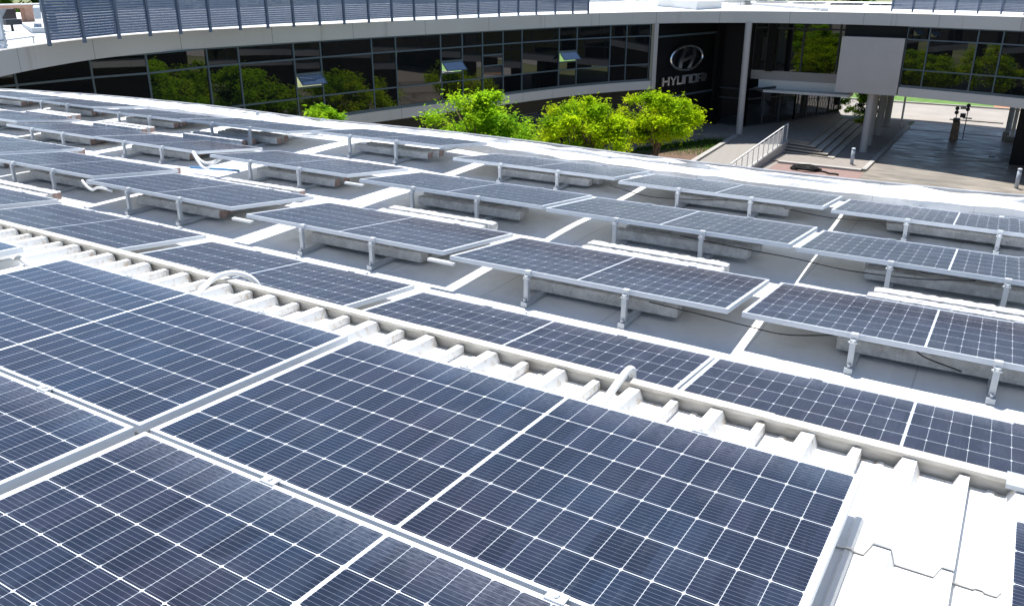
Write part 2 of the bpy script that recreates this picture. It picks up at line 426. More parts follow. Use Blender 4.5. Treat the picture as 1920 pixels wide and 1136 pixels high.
# handrail beside the ramp
hr = empty('handrail', (-10.7, 48, GZ)); tag(hr, 'white metal railing with horizontal bars sloping down beside the ramp', 'railing')
P0, P1 = Vector((-10.42, 40.8, GZ + .05)), Vector((-10.18, 51.5, LZ))
MB().beam(P0 + Vector((0, 0, 1.0)), P1 + Vector((0, 0, 1.0)), .06, .06).build('top_rail', MT['white_pvc'], hr, hr.location)
for k in range(1, 8):
    MB().beam(P0 + Vector((0, 0, k * .115)), P1 + Vector((0, 0, k * .115)), .018, .018).build('bar', MT['white_pvc'], hr, hr.location)
for k in range(12):
    p = P0.lerp(P1, k / 11); MB().beam(p, p + Vector((0, 0, 1.0)), .05, .05, (0, 1, 0)).build('post', MT['white_pvc'], hr, hr.location)
rw = MB().hexa([(-10.52, 40.5, GZ - .1), (-10.30, 40.5, GZ - .1), (-10.02, 51.7, GZ - .1), (-10.24, 51.7, GZ - .1), (-10.52, 40.5, GZ + .05), (-10.30, 40.5, GZ + .05), (-10.02, 51.7, LZ - .005), (-10.24, 51.7, LZ - .005)])
tag(rw.build('ramp_wall', MT['cream']), 'low cream plinth wall under the sloping white railing', 'wall')
pk = MB().hexa([(-13.85, 40.5, GZ - .1), (-13.5, 40.5, GZ - .1), (-13.15, 51.0, GZ - .1), (-13.4, 51.0, GZ - .1), (-13.85, 40.5, GZ + .17), (-13.5, 40.5, GZ + .17), (-13.15, 51.0, LZ + .1), (-13.4, 51.0, LZ + .1)])
tag(pk.build('ramp_kerb', MT['kerb']), kind='structure')

# planter grass: blades
gb = MB()
rnd = random.Random(3)
for i in range(9000):
    x = rnd.uniform(-18.0, -13.75); y = rnd.uniform(42.5, 49.8)
    if y > 46.5 + (x + 18) * .95 or y < 44.5 + (x + 18) * .35: continue
    z = GZ + .03 + max(0, (y - 45.4)) * .11; h = rnd.uniform(.12, .34); a = rnd.uniform(0, 6.28)
    dx, dy = math.cos(a) * .04, math.sin(a) * .04; lx, ly = rnd.uniform(-.1, .1), rnd.uniform(-.1, .1)
    gb.poly([(x - dx, y - dy, z), (x + dx, y + dy, z), (x + lx, y + ly, z + h)]); gb.tone.append(rnd.random())
tag(gb.build('planter_grass', MT['leaf_grass']), kind='stuff')
tag(MB().hexa([(-18.2, 42.3, GZ - .1), (-13.8, 42.3, GZ - .1), (-13.5, 50.4, GZ - .1), (-18.2, 47, GZ - .1), (-18.2, 42.3, GZ + .03), (-13.8, 42.3, GZ + .03), (-13.5, 50.4, GZ + .6), (-18.2, 47, GZ + .22)]).build('planter_soil', mat_simple('planter_soil', (.14, .085, .055), .95, 0, .3, 2, .4)), kind='structure')

# ------------------------------------------------------------------ the crescent office building opposite
Epts = [(-17.6, 5.2), (-19.3, 6.9), (-20.9, 8.6), (-22.5, 10.5), (-24.0, 12.8), (-25.2, 15.2), (-25.8, 17.7), (-26.0, 19.7), (-25.8, 21.6), (-25.5, 23.6), (-25.1, 25.8), (-24.6, 28.6),
        (-24.1, 30.7), (-23.4, 33.3), (-22.6, 36.6), (-21.7, 40.2), (-20.4, 44), (-18.4, 47.8), (-16.4, 50.2), (-13.6, 52), (-10.7, 52.9), (-7.6, 53.2),
        (-5, 52.9), (-2.1, 52.1), (1.55, 50.9), (5, 49.2), (8.6, 46.6), (12, 43), (14.5, 39), (16.5, 34), (17.5, 28), (17.8, 20), (17.5, 12), (16.5, 4)]
E = [tuple(p) for p in catmull([Vector((x, y)) for x, y in Epts], 6)]
cum = [0]
for a, b in zip(E[:-1], E[1:]): cum.append(cum[-1] + math.hypot(b[0] - a[0], b[1] - a[1]))
def at_s(s):
    for i in range(len(E) - 1):
        if cum[i + 1] >= s:
            t = (s - cum[i]) / (cum[i + 1] - cum[i]); a, b = E[i], E[i + 1]
            return (a[0] + (b[0] - a[0]) * t, a[1] + (b[1] - a[1]) * t)
    return E[-1]
def s_near(x, y):
    i = min(range(len(E)), key=lambda k: (E[k][0] - x) ** 2 + (E[k][1] - y) ** 2)
    best = (1e9, cum[i])
    for j in (i - 1, i):
        if 0 <= j < len(E) - 1:
            a, b = Vector(E[j]), Vector(E[j + 1]); t = max(0, min(1, (Vector((x, y)) - a).dot(b - a) / (b - a).length_squared)); p = a.lerp(b, t)
            d = (p - Vector((x, y))).length
            if d < best[0]: best = (d, cum[j] + t * (cum[j + 1] - cum[j]))
    return best[1]
def sub(s0, s1, step=.7):
    n = max(1, int((s1 - s0) / step)); return [at_s(s0 + (s1 - s0) * k / n) for k in range(n + 1)]
ZFT, ZFB, ZT1, ZT2, ZGB, ZSO = -.28, -.96, -1.68, -3.36, -4.30, -4.90
ob_ = empty('office_building', (-20, 40, GZ)); tag(ob_, 'long curved two storey office building with dark windows and pale bands', 'building')
OL = ob_.location
# roof slab: from the fascia line outward (left of travel) ~18 m
Rin = E; Rout = offset(E, -19.0)
rs = MB()
for i in range(len(E) - 1):
    a, b, c, d = Rin[i], Rin[i + 1], Rout[i + 1], Rout[i]
    rs.poly([(a[0], a[1], ZFT + .012), (b[0], b[1], ZFT + .012), (c[0], c[1], ZFT + .2), (d[0], d[1], ZFT + .2)][::-1])
rs.build('roof', MT['roof'], ob_, OL)
so_ = MB()
for i in range(len(E) - 1):
    so_.poly([(p[0], p[1], ZFB + .006) for p in (offset(E, -.02)[i], offset(E, -.02)[i + 1], offset(E, -5.5)[i + 1], offset(E, -5.5)[i])]) if False else None
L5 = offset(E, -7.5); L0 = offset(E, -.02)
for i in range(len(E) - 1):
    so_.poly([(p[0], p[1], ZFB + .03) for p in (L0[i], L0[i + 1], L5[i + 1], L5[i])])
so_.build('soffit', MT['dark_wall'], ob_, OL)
def fascia_mat():
    m = N('stained_cream_fascia')
    st_ = m.ramp(m.noise(1.2, 5, .7, vec_scale=(1.4, 1.4, .05)), .60, .74)
    g_ = m.noise(.25, 3)
    c = m.mix(m.ramp(g_, .3, .7), (.56, .55, .515), (.50, .485, .455))
    c = m.mix(m.math('MULTIPLY', st_, .5), c, (.27, .235, .20))
    m.set(c, .75); return m.m
MT['fascia'] = fascia_mat()
MB().wall(offset(E, .10), -.25, ZFB, ZFT).build('fascia', MT['fascia'], ob_, OL)
def joints(line_off, z0, z1, s0, s1, stepv, nm):
    jm = MB(); s_ = s0; LO = None
    while s_ < s1:
        p = at_s(s_); q = at_s(s_ + .02); d = Vector((q[0] - p[0], q[1] - p[1])).normalized(); n = Vector((d.y, -d.x))
        c0 = Vector(p) + n * (line_off + .0015)
        jm.poly([(c0.x - d.x * .012, c0.y - d.y * .012, z0), (c0.x + d.x * .012, c0.y + d.y * .012, z0), (c0.x + d.x * .012, c0.y + d.y * .012, z1), (c0.x - d.x * .012, c0.y - d.y * .012, z1)]); s_ += stepv
    jm.build(nm, MT['joint'], ob_, OL)
MT['joint'] = mat_simple('joint_sealant', (.20, .19, .18), .8, 0, .1, 3)
joints(.10, ZFB, ZFT, 4, 90, 4.3, 'panel_joints')
joints(.06, ZSO, ZGB - .09, s_near(-25.9, 20.8) + 1.2, s_near(-18.6, 47.4), 4.3, 'panel_joints')
# --- left wing
sL0, sL1 = s_near(-26.2, 18.2), s_near(-18.2, 48.1)
left_mull = [s_near(*p) for p in ((-25.75, 21.97), (-25.31, 24.65), (-25.06, 26.04), (-24.53, 28.92), (-24.2, 30.3), (-23.48, 33.0), (-23.13, 34.41), (-22.79, 35.81), (-22.43, 37.29), (-22.09, 38.73), (-21.29, 41.57), (-20.83, 42.92), (-19.79, 45.3), (-19.22, 46.4), (-18.31, 47.93))]
sA = left_mull[0] - 1.45
MB().wall(offset(sub(s_near(-25.95, 20.5) - .2, sL1 + .25), .06), -.3, ZSO, ZGB - .09).build('spandrel_band', MT['fascia'], ob_, OL)
MB().wall(offset(sub(s_near(-25.95, 20.5) - .2, sL1), .03), -.16, ZGB - .09, ZGB).build('window_sill', MT['mullion'], ob_, OL)
def window(s0, s1, split=(), zt=(ZFB, ZT1, ZT2, ZGB), opensash=None, line=None):
    a = line[0] if line else at_s(s0); b = line[1] if line else at_s(s1)
    d = Vector((b[0] - a[0], b[1] - a[1])); Lw = d.length; d.normalize(); n = Vector((d.y, -d.x))
    def P(u, z, o): return (a[0] + d.x * u + n.x * o, a[1] + d.y * u + n.y * o, z)
    fr = MB(); t = .035
    def bar(u0, u1, z0, z1, o0=-.05, o1=.03):
        fr.hexa([P(u0, z0, o1), P(u1, z0, o1), P(u1, z0, o0), P(u0, z0, o0), P(u0, z1, o1), P(u1, z1, o1), P(u1, z1, o0), P(u0, z1, o0)])
    bar(0, t, zt[3], zt[0]); bar(Lw - t, Lw, zt[3], zt[0])
    for z in (zt[1], zt[2]): bar(t, Lw - t, z - t, z + t, -.05, .027)
    bar(t, Lw - t, zt[0] - .06, zt[0] - .002, -.05, .027); bar(t, Lw - t, zt[3], zt[3] + .05, -.05, .027)
    for z in split: bar(t, Lw - t, z - t, z + t, -.05, .027)
    f = fr.build('window', MT['mullion'], ob_, OL)
    pr_ = random.Random(int(abs(a[0] * 131 + a[1] * 71)))
    pn = MB(); zz = sorted([zt[0] - .06, zt[1] + t, zt[1] - t, zt[2] + t, zt[2] - t, zt[3] + .05] + [z + t for z in split] + [z - t for z in split], reverse=True)
    for z1, z0 in zip(zz[::2], zz[1::2]):
        if opensash and abs((z1 + z0) / 2 - opensash) < .25: continue
        e1, e2, e3 = [pr_.gauss(0, 1) for _ in range(3)]; kx, kz = e1 * .0065 * Lw, e2 * .0065 * (z1 - z0)
        pn.poly([P(t, z0, -.012 - kx - kz), P(Lw - t, z0, -.012 + kx - kz), P(Lw - t, z1, -.012 + kx + kz), P(t, z1, -.012 - kx + kz)])
    p = pn.build('pane', MT['glass'], f); p.data.transform(Matrix.Translation(-OL)); 
    if opensash:
        zc = opensash; hh = .26
        s_ = MB(); q = lambda u, k, o: P(u, zc + hh - k * 2 * hh * .80, .04 + k * .42 + o)
        for (u0, u1, k0, k1) in ((t, Lw - t, 0, .07), (t, Lw - t, .93, 1), (t, t + .05, .07, .93), (Lw - t - .05, Lw - t, .07, .93)):
            s_.hexa([q(u0, k1, 0), q(u1, k1, 0), q(u1, k1, -.04), q(u0, k1, -.04), q(u0, k0, 0), q(u1, k0, 0), q(u1, k0, -.04), q(u0, k0, -.04)])
        s_.poly([q(t + .05, .93, -.015), q(Lw - t - .05, .93, -.015), q(Lw - t - .05, .07, -.015), q(t + .05, .07, -.015)], 1)
        o = s_.build('open_sash', [MT['mullion'], MT['glass_open']], f); o.data.transform(Matrix.Translation(-OL))
    return f
ml = left_mull
wins = [(ml[0] - 4.35, ml[0] - 1.45), (ml[0] - 1.45, ml[0])] + list(zip(ml[:-1], ml[1:]))
for i, (s0, s1) in enumerate(wins):
    kind = {3: 'open', 7: 'open', 12: 'open', 9: 'split'}.get(i)
    if kind == 'open': window(s0, s1, split=(-2.32, -2.92), opensash=-2.62)
    elif kind == 'split': window(s0, s1, split=(-2.2, -2.75))
    elif i % 3 == 2: window(s0, s1)
    else: window(s0, s1)
# windows beyond, set back under the overhanging roof
gl = [(-26.25, 15.7), (-26.3, 13.0), (-26.4, 10.0)]
p_first = at_s(ml[0] - 4.35)
ln = [p_first] + gl
for a, b in zip(ln[:-1], ln[1:]): window(0, 0, line=(b, a), split=(-2.75,) if b == gl[0] else ())
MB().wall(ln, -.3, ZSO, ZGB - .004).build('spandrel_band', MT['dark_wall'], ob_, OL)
# pillar at the end of the glazing
pe = at_s(sL1 + .14)
MB().beam((pe[0], pe[1], ZSO), (pe[0], pe[1], ZFB + .02), .30, .30, (.5, .85, 0)).build('pillar', MT['cream'], ob_, OL)
# ground floor, set back, with dark glazing and a louvre door
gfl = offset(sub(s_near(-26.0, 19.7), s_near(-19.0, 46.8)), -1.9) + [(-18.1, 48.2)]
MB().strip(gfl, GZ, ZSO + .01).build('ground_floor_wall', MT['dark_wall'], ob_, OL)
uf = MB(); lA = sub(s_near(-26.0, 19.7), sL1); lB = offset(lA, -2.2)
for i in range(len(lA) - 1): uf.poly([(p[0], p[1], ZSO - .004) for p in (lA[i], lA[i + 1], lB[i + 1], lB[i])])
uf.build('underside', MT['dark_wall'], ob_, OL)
gfo = offset(gfl, .03)
for k in range(2, len(gfo) - 3, 4):
    a, b = gfo[k], gfo[k + 2]
    wd = MB().poly([(a[0], a[1], GZ + .3), (b[0], b[1], GZ + .3), (b[0], b[1], GZ + 2.6), (a[0], a[1], GZ + 2.6)])
    wd.build('ground_floor_window', MT['glass'], ob_, OL)
a, b = Vector((*offset([at_s(s_near(-21.7, 40.2)), at_s(s_near(-21.0, 42.4))], -1.8)[0], 0)), Vector((*offset([at_s(s_near(-21.7, 40.2)), at_s(s_near(-21.0, 42.4))], -1.8)[1], 0))
lv = MB(); dd = (b - a).normalized(); nn = Vector((dd.y, -dd.x, 0))
for k in range(18):
    z = GZ + .3 + k * .13; lv.beam(a + nn * .05 + Vector((0, 0, z)), b + nn * .05 + Vector((0, 0, z)), .09, .05)
lv.build('louvre_door', MT['steel_blue'], ob_, OL)

# --- black wall with the sign
W0, W1 = Vector((-18.09, 48.3)), Vector((-16.52, 55.2))
wd_ = (W1 - W0).normalized(); wn_ = Vector((wd_.y, -wd_.x))
bw = MB()
for z0, z1, o in ((ZFB + .02, -1.75, .0), (-1.78, -5.55, -.06), (-5.6, GZ, .0)):
    p, q = W0 + wn_ * o, W1 + wn_ * o
    bw.hexa([(p.x, p.y, z1), (q.x, q.y, z1), (q.x - wn_.x * .4, q.y - wn_.y * .4, z1), (p.x - wn_.x * .4, p.y - wn_.y * .4, z1),
             (p.x, p.y, z0), (q.x, q.y, z0), (q.x - wn_.x * .4, q.y - wn_.y * .4, z0), (p.x - wn_.x * .4, p.y - wn_.y * .4, z0)])
bw.build('black_wall', MT['black_clad'], ob_, OL)
for zc in (-1.765, -5.575):
    p, q = W0 + wn_ * .03, W1 + wn_ * .03
    MB().beam((p.x, p.y, zc), (q.x, q.y, zc), .1, .12).build('ledge', MT['mullion'], ob_, OL)

def wp(u, z, o=0):      # point on the sign wall: u metres along from (-17.43, 51)
    b0 = Vector((-17.43, 51.0)) + Vector((.22, .975)).normalized() * u + Vector((.975, -.22)).normalized() * o
    return Vector((b0.x, b0.y, z))
sg = empty('wall_sign', wp(.65, -3.2, .05)); tag(sg, 'chrome oval emblem with a slanted H above metal lettering on black wall', 'sign')
SL = sg.location
em = MB(); cu, cz, ru, rz = .68, -3.20, 1.86, .76
ring = []
for k in range(49):
    a = 2 * math.pi * k / 48; ring.append(wp(cu + ru * math.cos(a), cz + rz * math.sin(a) + .0 * math.cos(a), .10))
em.tube(ring, [.10] * 49, 8, cap=False)
em.build('emblem_ring', MT['chrome'], sg, SL, True)
def stroke(mb, pts, o0, o1):     # extruded polygon in wall coordinates
    f = [wp(u, z, o1) for u, z in pts]; bk = [wp(u, z, o0) for u, z in pts]
    mb.poly(f); mb.poly(bk[::-1])
    for i in range(len(pts)):
        j = (i + 1) % len(pts); mb.poly([bk[i], bk[j], f[j], f[i]])
def ev(a, k=1.0): return (cu + ru * k * math.cos(R(a)), cz + rz * k * math.sin(R(a)))
eh = MB()
# left leg, right leg and swooping bar of the slanted letter
Lc = [(cu - .80 + .42 * math.sin(t * 1.2) * 0 + (t) * .62 - .22 * math.sin(t * math.pi) * .6, cz - .66 + t * 1.30) for t in [i / 10 for i in range(11)]]
def ribbon(mb, cl, wid):
    l = [(u - w_ / 2, z) for (u, z), w_ in zip(cl, wid)]; r = [(u + w_ / 2, z) for (u, z), w_ in zip(cl, wid)]
    for i in range(len(cl) - 1): stroke(mb, [l[i], r[i], r[i + 1], l[i + 1]], .03, .16)
ribbon(eh, Lc, [.34 + .10 * math.sin(i / 10 * math.pi) for i in range(11)])
Rc = [(cu + .22 + t * .72 + .16 * math.sin(t * math.pi), cz - .66 + t * 1.30) for t in [i / 10 for i in range(11)]]
ribbon(eh, Rc, [.40 - .05 * math.sin(i / 10 * math.pi) for i in range(11)])
Bc = [(cu - .45 + t * 1.0, cz - .12 + .22 * t * t) for t in [i / 8 for i in range(9)]]
for i in range(8):
    (u0, z0), (u1, z1) = Bc[i], Bc[i + 1]; stroke(eh, [(u0, z0 - .10), (u1, z1 - .10), (u1, z1 + .12), (u0, z0 + .12)], .035, .15)
eh.build('emblem_letter', MT['chrome'], sg, SL)
lt = MB()
def seg(u0, z0, u1, z1, wd=.15): 
    d = Vector((u1 - u0, z1 - z0)).normalized(); n = Vector((-d.y, d.x)) * wd / 2
    if abs(d.y) > .6: n = Vector((-wd / 2 * (1 if d.y > 0 else -1), 0))
    stroke(lt, [(u0 - n.x, z0 - n.y), (u1 - n.x, z1 - n.y), (u1 + n.x, z1 + n.y), (u0 + n.x, z0 + n.y)], .02, .12)
def letter(ch, u, z, w_, h):
    e = .09; ty = .10
    x0, x1 = u + e, u + w_ - e
    V = lambda x, a=0, b=1: seg(x, z + a * h, x, z + b * h, .17)
    Hh = lambda a, p=x0, q=x1: seg(p, z + a * h, q, z + a * h, ty)
    if ch == 'H': V(x0); V(x1); Hh(.5)
    if ch == 'Y': seg(x0, z + h, (x0 + x1) / 2, z + .45 * h, .17); seg(x1, z + h, (x0 + x1) / 2, z + .45 * h, .17); V((x0 + x1) / 2, 0, .5)
    if ch == 'U': V(x0); V(x1); Hh(.08)
    if ch == 'N': V(x0); V(x1); Hh(.92)
    if ch == 'D': V(x0); V(x1, .08, .92); Hh(.92); Hh(.08)
    if ch == 'A': V(x0); V(x1); Hh(.92); Hh(.48)
    if ch == 'I': V((x0 + x1) / 2)
u = -1.98
for ch, w_ in zip('HYUNDAI', (.80, .80, .78, .78, .78, .80, .36)):
    letter(ch, u, -4.82 - .012 * (u + 2), w_, .55); u += w_ + .035
lt.build('lettering', MT['letter'], sg, SL)

# --- entrance: lobby glass, upper glass, band, canopy
lob = [(-16.15, 55.2), (-13.9, 54.9), (-11.68, 59.24), (-9.75, 65.0)]
lg = MB(); lf = MB()
for a, b in zip(lob[:-1], lob[1:]):
    lg.poly([(a[0], a[1], LZ), (b[0], b[1], LZ), (b[0], b[1], -5.3), (a[0], a[1], -5.3)])
    n = max(1, int(math.hypot(b[0] - a[0], b[1] - a[1]) / 1.5))
    for k in range(n + 1):
        x, y = a[0] + (b[0] - a[0]) * k / n, a[1] + (b[1] - a[1]) * k / n
        lf.beam((x, y, LZ), (x, y, -5.3), .09, .12, (0, 1, 0))
    for z in (LZ + .06, -6.0, -5.35): lf.beam((a[0], a[1], z), (b[0], b[1], z), .08, .09)
f_ = lf.build('lobby_frame', MT['dark_metal'], ob_, OL)
p_ = lg.build('pane', MT['glass_lobby'], f_); p_.data.transform(Matrix.Translation(-OL))
MB().box(-14.55, -7.9, 57.35, 57.7, ZSO, ZGB).build('entrance_band', MT['cream'], ob_, OL)
MB().box(-13.9, -7.95, 57.30, 60.5, -5.62, ZSO - .002).build('entrance_box', MT['white_pvc'], ob_, OL)
MB().box(-14.1, -7.6, 56.2, 57.58, -5.62, -5.46).build('canopy', MT['white_pvc'], ob_, OL)
ug = MB().poly([(-14.55, 57.45, ZGB), (-4.3, 57.45, ZGB), (-4.3, 57.45, ZFB + .03), (-14.55, 57.45, ZFB + .03)])
uf_ = MB()
for x in (-14.5, -13.6, -11.2, -8.9, -7.6, -6.2): uf_.box(x - .05, x + .05, 57.36, 57.44, ZGB, ZFB + .03)
uf_.box(-14.55, -4.3, 57.37, 57.44, -1.55, -1.45)
f_ = uf_.build('entrance_window', MT['dark_metal'], ob_, OL)
p_ = ug.build('pane', MT['glass'], f_); p_.data.transform(Matrix.Translation(-OL))
MB().box(-13.45, -13.0, 56.9, 57.35, ZGB, ZFB + .02).build('dark_pier', MT['black_clad'], ob_, OL)
MB().box(-16.2, -14.5, 55.3, 57.6, LZ, ZFB + .02).build('dark_pier', MT['black_clad'], ob_, OL)
MB().box(-17.4, -16.25, 55.25, 58, GZ, ZFB + .02).build('dark_pier', MT['black_clad'], ob_, OL)
MB().box(-16.3, -13.95, 57.65, 60, GZ, ZSO + .3).build('dark_pier', MT['black_clad'], ob_, OL)
MB().hexa([(-16.2, 54.9, LZ), (-15.9, 54.8, LZ), (-16.6, 58.2, LZ), (-17, 58.2, LZ), (-16.2, 54.9, ZFB + .02), (-15.9, 54.8, ZFB + .02), (-16.6, 58.2, ZFB + .02), (-17, 58.2, ZFB + .02)]).build('dark_pier', MT['black_clad'], ob_, OL)
cb = MB().tube([(-13.39, 51.99, LZ), (-13.45, 52.05, ZFB + .02)], .21, 20); cb.build('column', MT['cream'], ob_, OL, False)
for p in ob_.children:
    pass
# --- right wing bridging the driveway
MB().hexa([(-7.92, 52.86, ZSO), (-4.36, 52.60, ZSO), (-4.36, 53.1, ZSO), (-7.92, 53.36, ZSO), (-7.92, 52.86, -1.64), (-4.36, 52.60, -1.64), (-4.36, 53.1, -1.64), (-7.92, 53.36, -1.64)]).build('blank_board', MT['cream'], ob_, OL)
MB().hexa([(-7.9, 53.4, ZSO), (-4.3, 53.15, ZSO), (-4.3, 53.4, ZSO), (-7.9, 53.7, ZSO), (-7.9, 53.4, ZFB), (-4.3, 53.15, ZFB), (-4.3, 53.4, ZFB), (-7.9, 53.7, ZFB)]).build('dark_pier', MT['black_clad'], ob_, OL)
sR0 = s_near(-4.30, 52.7)
rm = [sR0] + [s_near(*p) for p in ((-3.08, 52.4), (-.56, 51.64), (.66, 51.24), (3.2, 50.15), (4.4, 49.55), (6.9, 48.0), (8.0, 47.1), (10.2, 45.1), (11.2, 44.0), (13.0, 41.5), (13.8, 40.2), (15.2, 37.3), (16.6, 33.5), (17.4, 29), (17.7, 24), (17.7, 18), (17.4, 12))]
for s0, s1 in zip(rm[:-1], rm[1:]): window(s0, s1)
MB().wall(offset(sub(sR0, rm[-1]), .06), -.3, ZSO, ZGB - .09).build('spandrel_band', MT['fascia'], ob_, OL)
MB().wall(offset(sub(sR0 + .05, rm[-1]), .03), -.16, ZGB - .09, ZGB).build('window_sill', MT['mullion'], ob_, OL)
us = MB(); lA = sub(s_near(-7.9, 53.25), rm[-1]); lB = offset(lA, -13)
for i in range(len(lA) - 1): us.poly([(p[0], p[1], ZSO + .02) for p in (lA[i], lA[i + 1], lB[i + 1], lB[i])])
us.build('underside', MT['cream'], ob_, OL)
bwall = offset(sub(s_near(-7.9, 53.25), rm[6]), -13)
MB().wall(bwall, -.3, ZSO, ZFB).build('rear_wall', MT['cream'], ob_, OL)
for (x, y) in ((-5.85, 51.85), (-5.98, 55.94), (-6.09, 60.29), (-6.2, 64.68)):
    zt_ = ZSO + .02
    if y < 52.5: y = 53.35
    MB().tube([(x, y, GZ), (x + .02, y, zt_)], .23, 18).build('column', MT['cream'], ob_, OL)
# right side support: black clad pier and the rest of the ground floor towards the right
MB().box(2.15, 3.6, 54.2, 62, GZ, ZSO + .02).build('black_pier', MT['black_clad'], ob_, OL)
gr = offset(sub(s_near(4.4, 49.5), rm[-1]), -2.2)
MB().strip(gr, GZ, ZSO + .02).build('ground_floor_wall', MT['dark_wall'], ob_, OL)

# --- things on that roof: louvre screens, roof box, far panels, plant
def louvre_screen(pts, z0, z1, label):
    t = empty('louvre_screen', (*pts[0], z0)); tag(t, label, 'screen', 'rooftop louvre screens')
    for (x, y) in pts: MB().beam((x, y, z0 - .04), (x, y, z1), .09, .09, (0, 1, 0)).build('post', MT['steel_blue'], t, t.location)
    for a, b in zip(pts[:-1], pts[1:]):
        m = MB(); z = z0 + .16
        a3, b3 = Vector((*a, 0)), Vector((*b, 0)); d = (b3 - a3).normalized(); n = Vector((d.y, -d.x, 0))
        if n.dot(Vector((2.5, -2.7, 0)) - a3) < 0: n = -n
        while z < z1:
            p, q = a3 + Vector((0, 0, z)), b3 + Vector((0, 0, z))
            m.poly([p + n * .03 - Vector((0, 0, .042)), q + n * .03 - Vector((0, 0, .042)), q - n * .01 + Vector((0, 0, .035)), p - n * .01 + Vector((0, 0, .035))])
            z += .082
        m.build('louvre_blades', MT['steel_blue'], t, t.location)
    return t
lp = [(-23.55, 12.9), (-23.85, 14.2), (-24.1, 15.6), (-24.35, 17.0), (-24.5, 18.4), (-24.55, 19.8), (-24.6, 21.3), (-24.6, 22.75), (-24.5, 24.1), (-24.35, 25.5), (-24.25, 26.95), (-24.15, 28.5), (-24.0, 30.0), (-23.75, 31.4), (-23.45, 32.8), (-23.2, 34.3), (-22.95, 35.85), (-22.65, 37.4), (-22.4, 39.0), (-22.0, 40.3), (-21.5, 41.6), (-20.95, 42.7), (-20.4, 43.6)]
lp[0] = (-22.95, 12.45); lp[1] = (-23.35, 13.85); lp = [(x - .08, y) for x, y in lp]
louvre_screen(lp, ZFT + .03, 2.1, 'long blue grey louvre screen curving along the roof edge')
rp_ = [(-5.75, 55.5), (-4.55, 55.25), (-3.38, 54.95), (-2.2, 54.75), (-1.0, 54.4), (.2, 53.95), (1.35, 53.4), (2.6, 52.8), (3.8, 52.1)]
louvre_screen(rp_, ZFT + .05, 2.1, 'blue grey louvre screen on the roof above the driveway')
rb = empty('roof_box', (-17.5, 53, ZFT)); tag(rb, 'low white flat topped upstand box on the far white roof', 'roof box')
bx = MB(); P = [(-16.9, 51.9), (-16.3, 55.2), (-20.4, 58.6), (-21.2, 55.9)]
bx.poly([(x, y, .27) for x, y in P])
for a, b in zip(P, P[1:] + P[:1]): bx.poly([(a[0], a[1], ZFT), (b[0], b[1], ZFT), (b[0], b[1], .2), (a[0], a[1], .2)])
bx.build('upstand', MT['white_pvc'], rb, rb.location)
ldm = MB(); Pl = [(-16.8, 51.75), (-16.15, 55.3), (-20.4, 58.75), (-21.35, 55.85)]
ldm.poly([(x, y, .29) for x, y in Pl])
for a, b in zip(Pl, Pl[1:] + Pl[:1]): ldm.poly([(a[0], a[1], .2), (b[0], b[1], .2), (b[0], b[1], .29), (a[0], a[1], .29)])
ldm.build('lid', MT['white_pvc'], rb, rb.location)
rk = MB().hexa([(-20.2, 66, ZFT), (-9.6, 53.9, ZFT), (-9.2, 54.2, ZFT), (-19.8, 66.4, ZFT), (-20.2, 66, ZFT + .30), (-9.6, 53.9, ZFT + .2), (-9.2, 54.2, ZFT + .2), (-19.8, 66.4, ZFT + .30)])
tag(rk.build('roof_upstand', MT['roof']), 'low white ridge running diagonally across the far roof', 'roof ridge')

# plant-room and things at far left roof
pr = empty('plant_room', (-36, 18, ZFT)); tag(pr, 'salmon brick roof structure with open front and grey panels at far left', 'plant room')
def prt(m, nm, mt): m.build(nm, MT[mt], pr, pr.location)
prt(MB().box(-36.4, -36.0, 13.0, 19.72, .40, .535), 'lintel_beam', 'brick_wall')
prt(MB().box(-36.5, -35.95, 13.0, 20.6, .537, .585), 'coping', 'white_pvc')
prt(MB().box(-36.4, -36.01, 19.33, 19.70, ZFT, .398), 'pier', 'brick_wall')
prt(MB().box(-37.2, -37.0, 13.0, 19.4, ZFT, .42), 'back_wall', 'grey_box')
prt(MB().hexa([(-36.7, 18.55, ZFT + .1), (-36.7, 19.3, ZFT + .1), (-36.75, 19.3, ZFT + .1), (-36.75, 18.55, ZFT + .1), (-36.7, 18.95, .36), (-36.7, 19.3, .36), (-36.75, 19.3, .36), (-36.75, 18.95, .36)]), 'dark_opening', 'dark_metal')
prt(MB().box(-36.3, -36.05, 13.0, 19.3, ZFT, ZFT + .1), 'threshold', 'kerb')
prt(MB().hexa([(-34.6, 19.2, .20), (-29.2, 16.0, .22), (-29.3, 15.8, .22), (-34.7, 19.0, .20), (-34.6, 19.2, .55), (-29.2, 16.0, .62), (-29.3, 15.8, .62), (-34.7, 19.0, .55)]), 'side_panel', 'grey_box')
prt(MB().hexa([(-33.2, 18.0, ZFT), (-28.4, 15.6, ZFT), (-28.6, 15.2, ZFT), (-33.4, 17.6, ZFT), (-33.2, 18.0, -.09), (-28.4, 15.6, -.05), (-28.6, 15.2, -.05), (-33.4, 17.6, -.09)]), 'low_wall', 'grey_box')
prt(MB().hexa([(-34.6, 19.5, ZFT), (-29.2, 16.3, ZFT), (-29.1, 16.5, ZFT), (-34.5, 19.7, ZFT), (-34.6, 19.5, .3), (-29.2, 16.3, .3), (-29.1, 16.5, .3), (-34.5, 19.7, .3)]), 'dark_panel', 'dark_metal')
rr = empty('pipe_rail', (-25, 11, ZFT)); tag(rr, 'thin grey horizontal rail on short legs beside the louvre screen', 'rail')
MB().tube([(-20.8, 7.6, ZFT + .22), (-24.2, 12.7, ZFT + .22)], .03, 8).build('rail_tube', MT['galv'], rr, rr.location)
for k in range(4):
    t = k / 3; x, y = -20.8 - 3.3 * t, 7.6 + 5.0 * t; MB().tube([(x, y, ZFT), (x, y, ZFT + .22)], .025, 8).build('leg', MT['galv'], rr, rr.location)
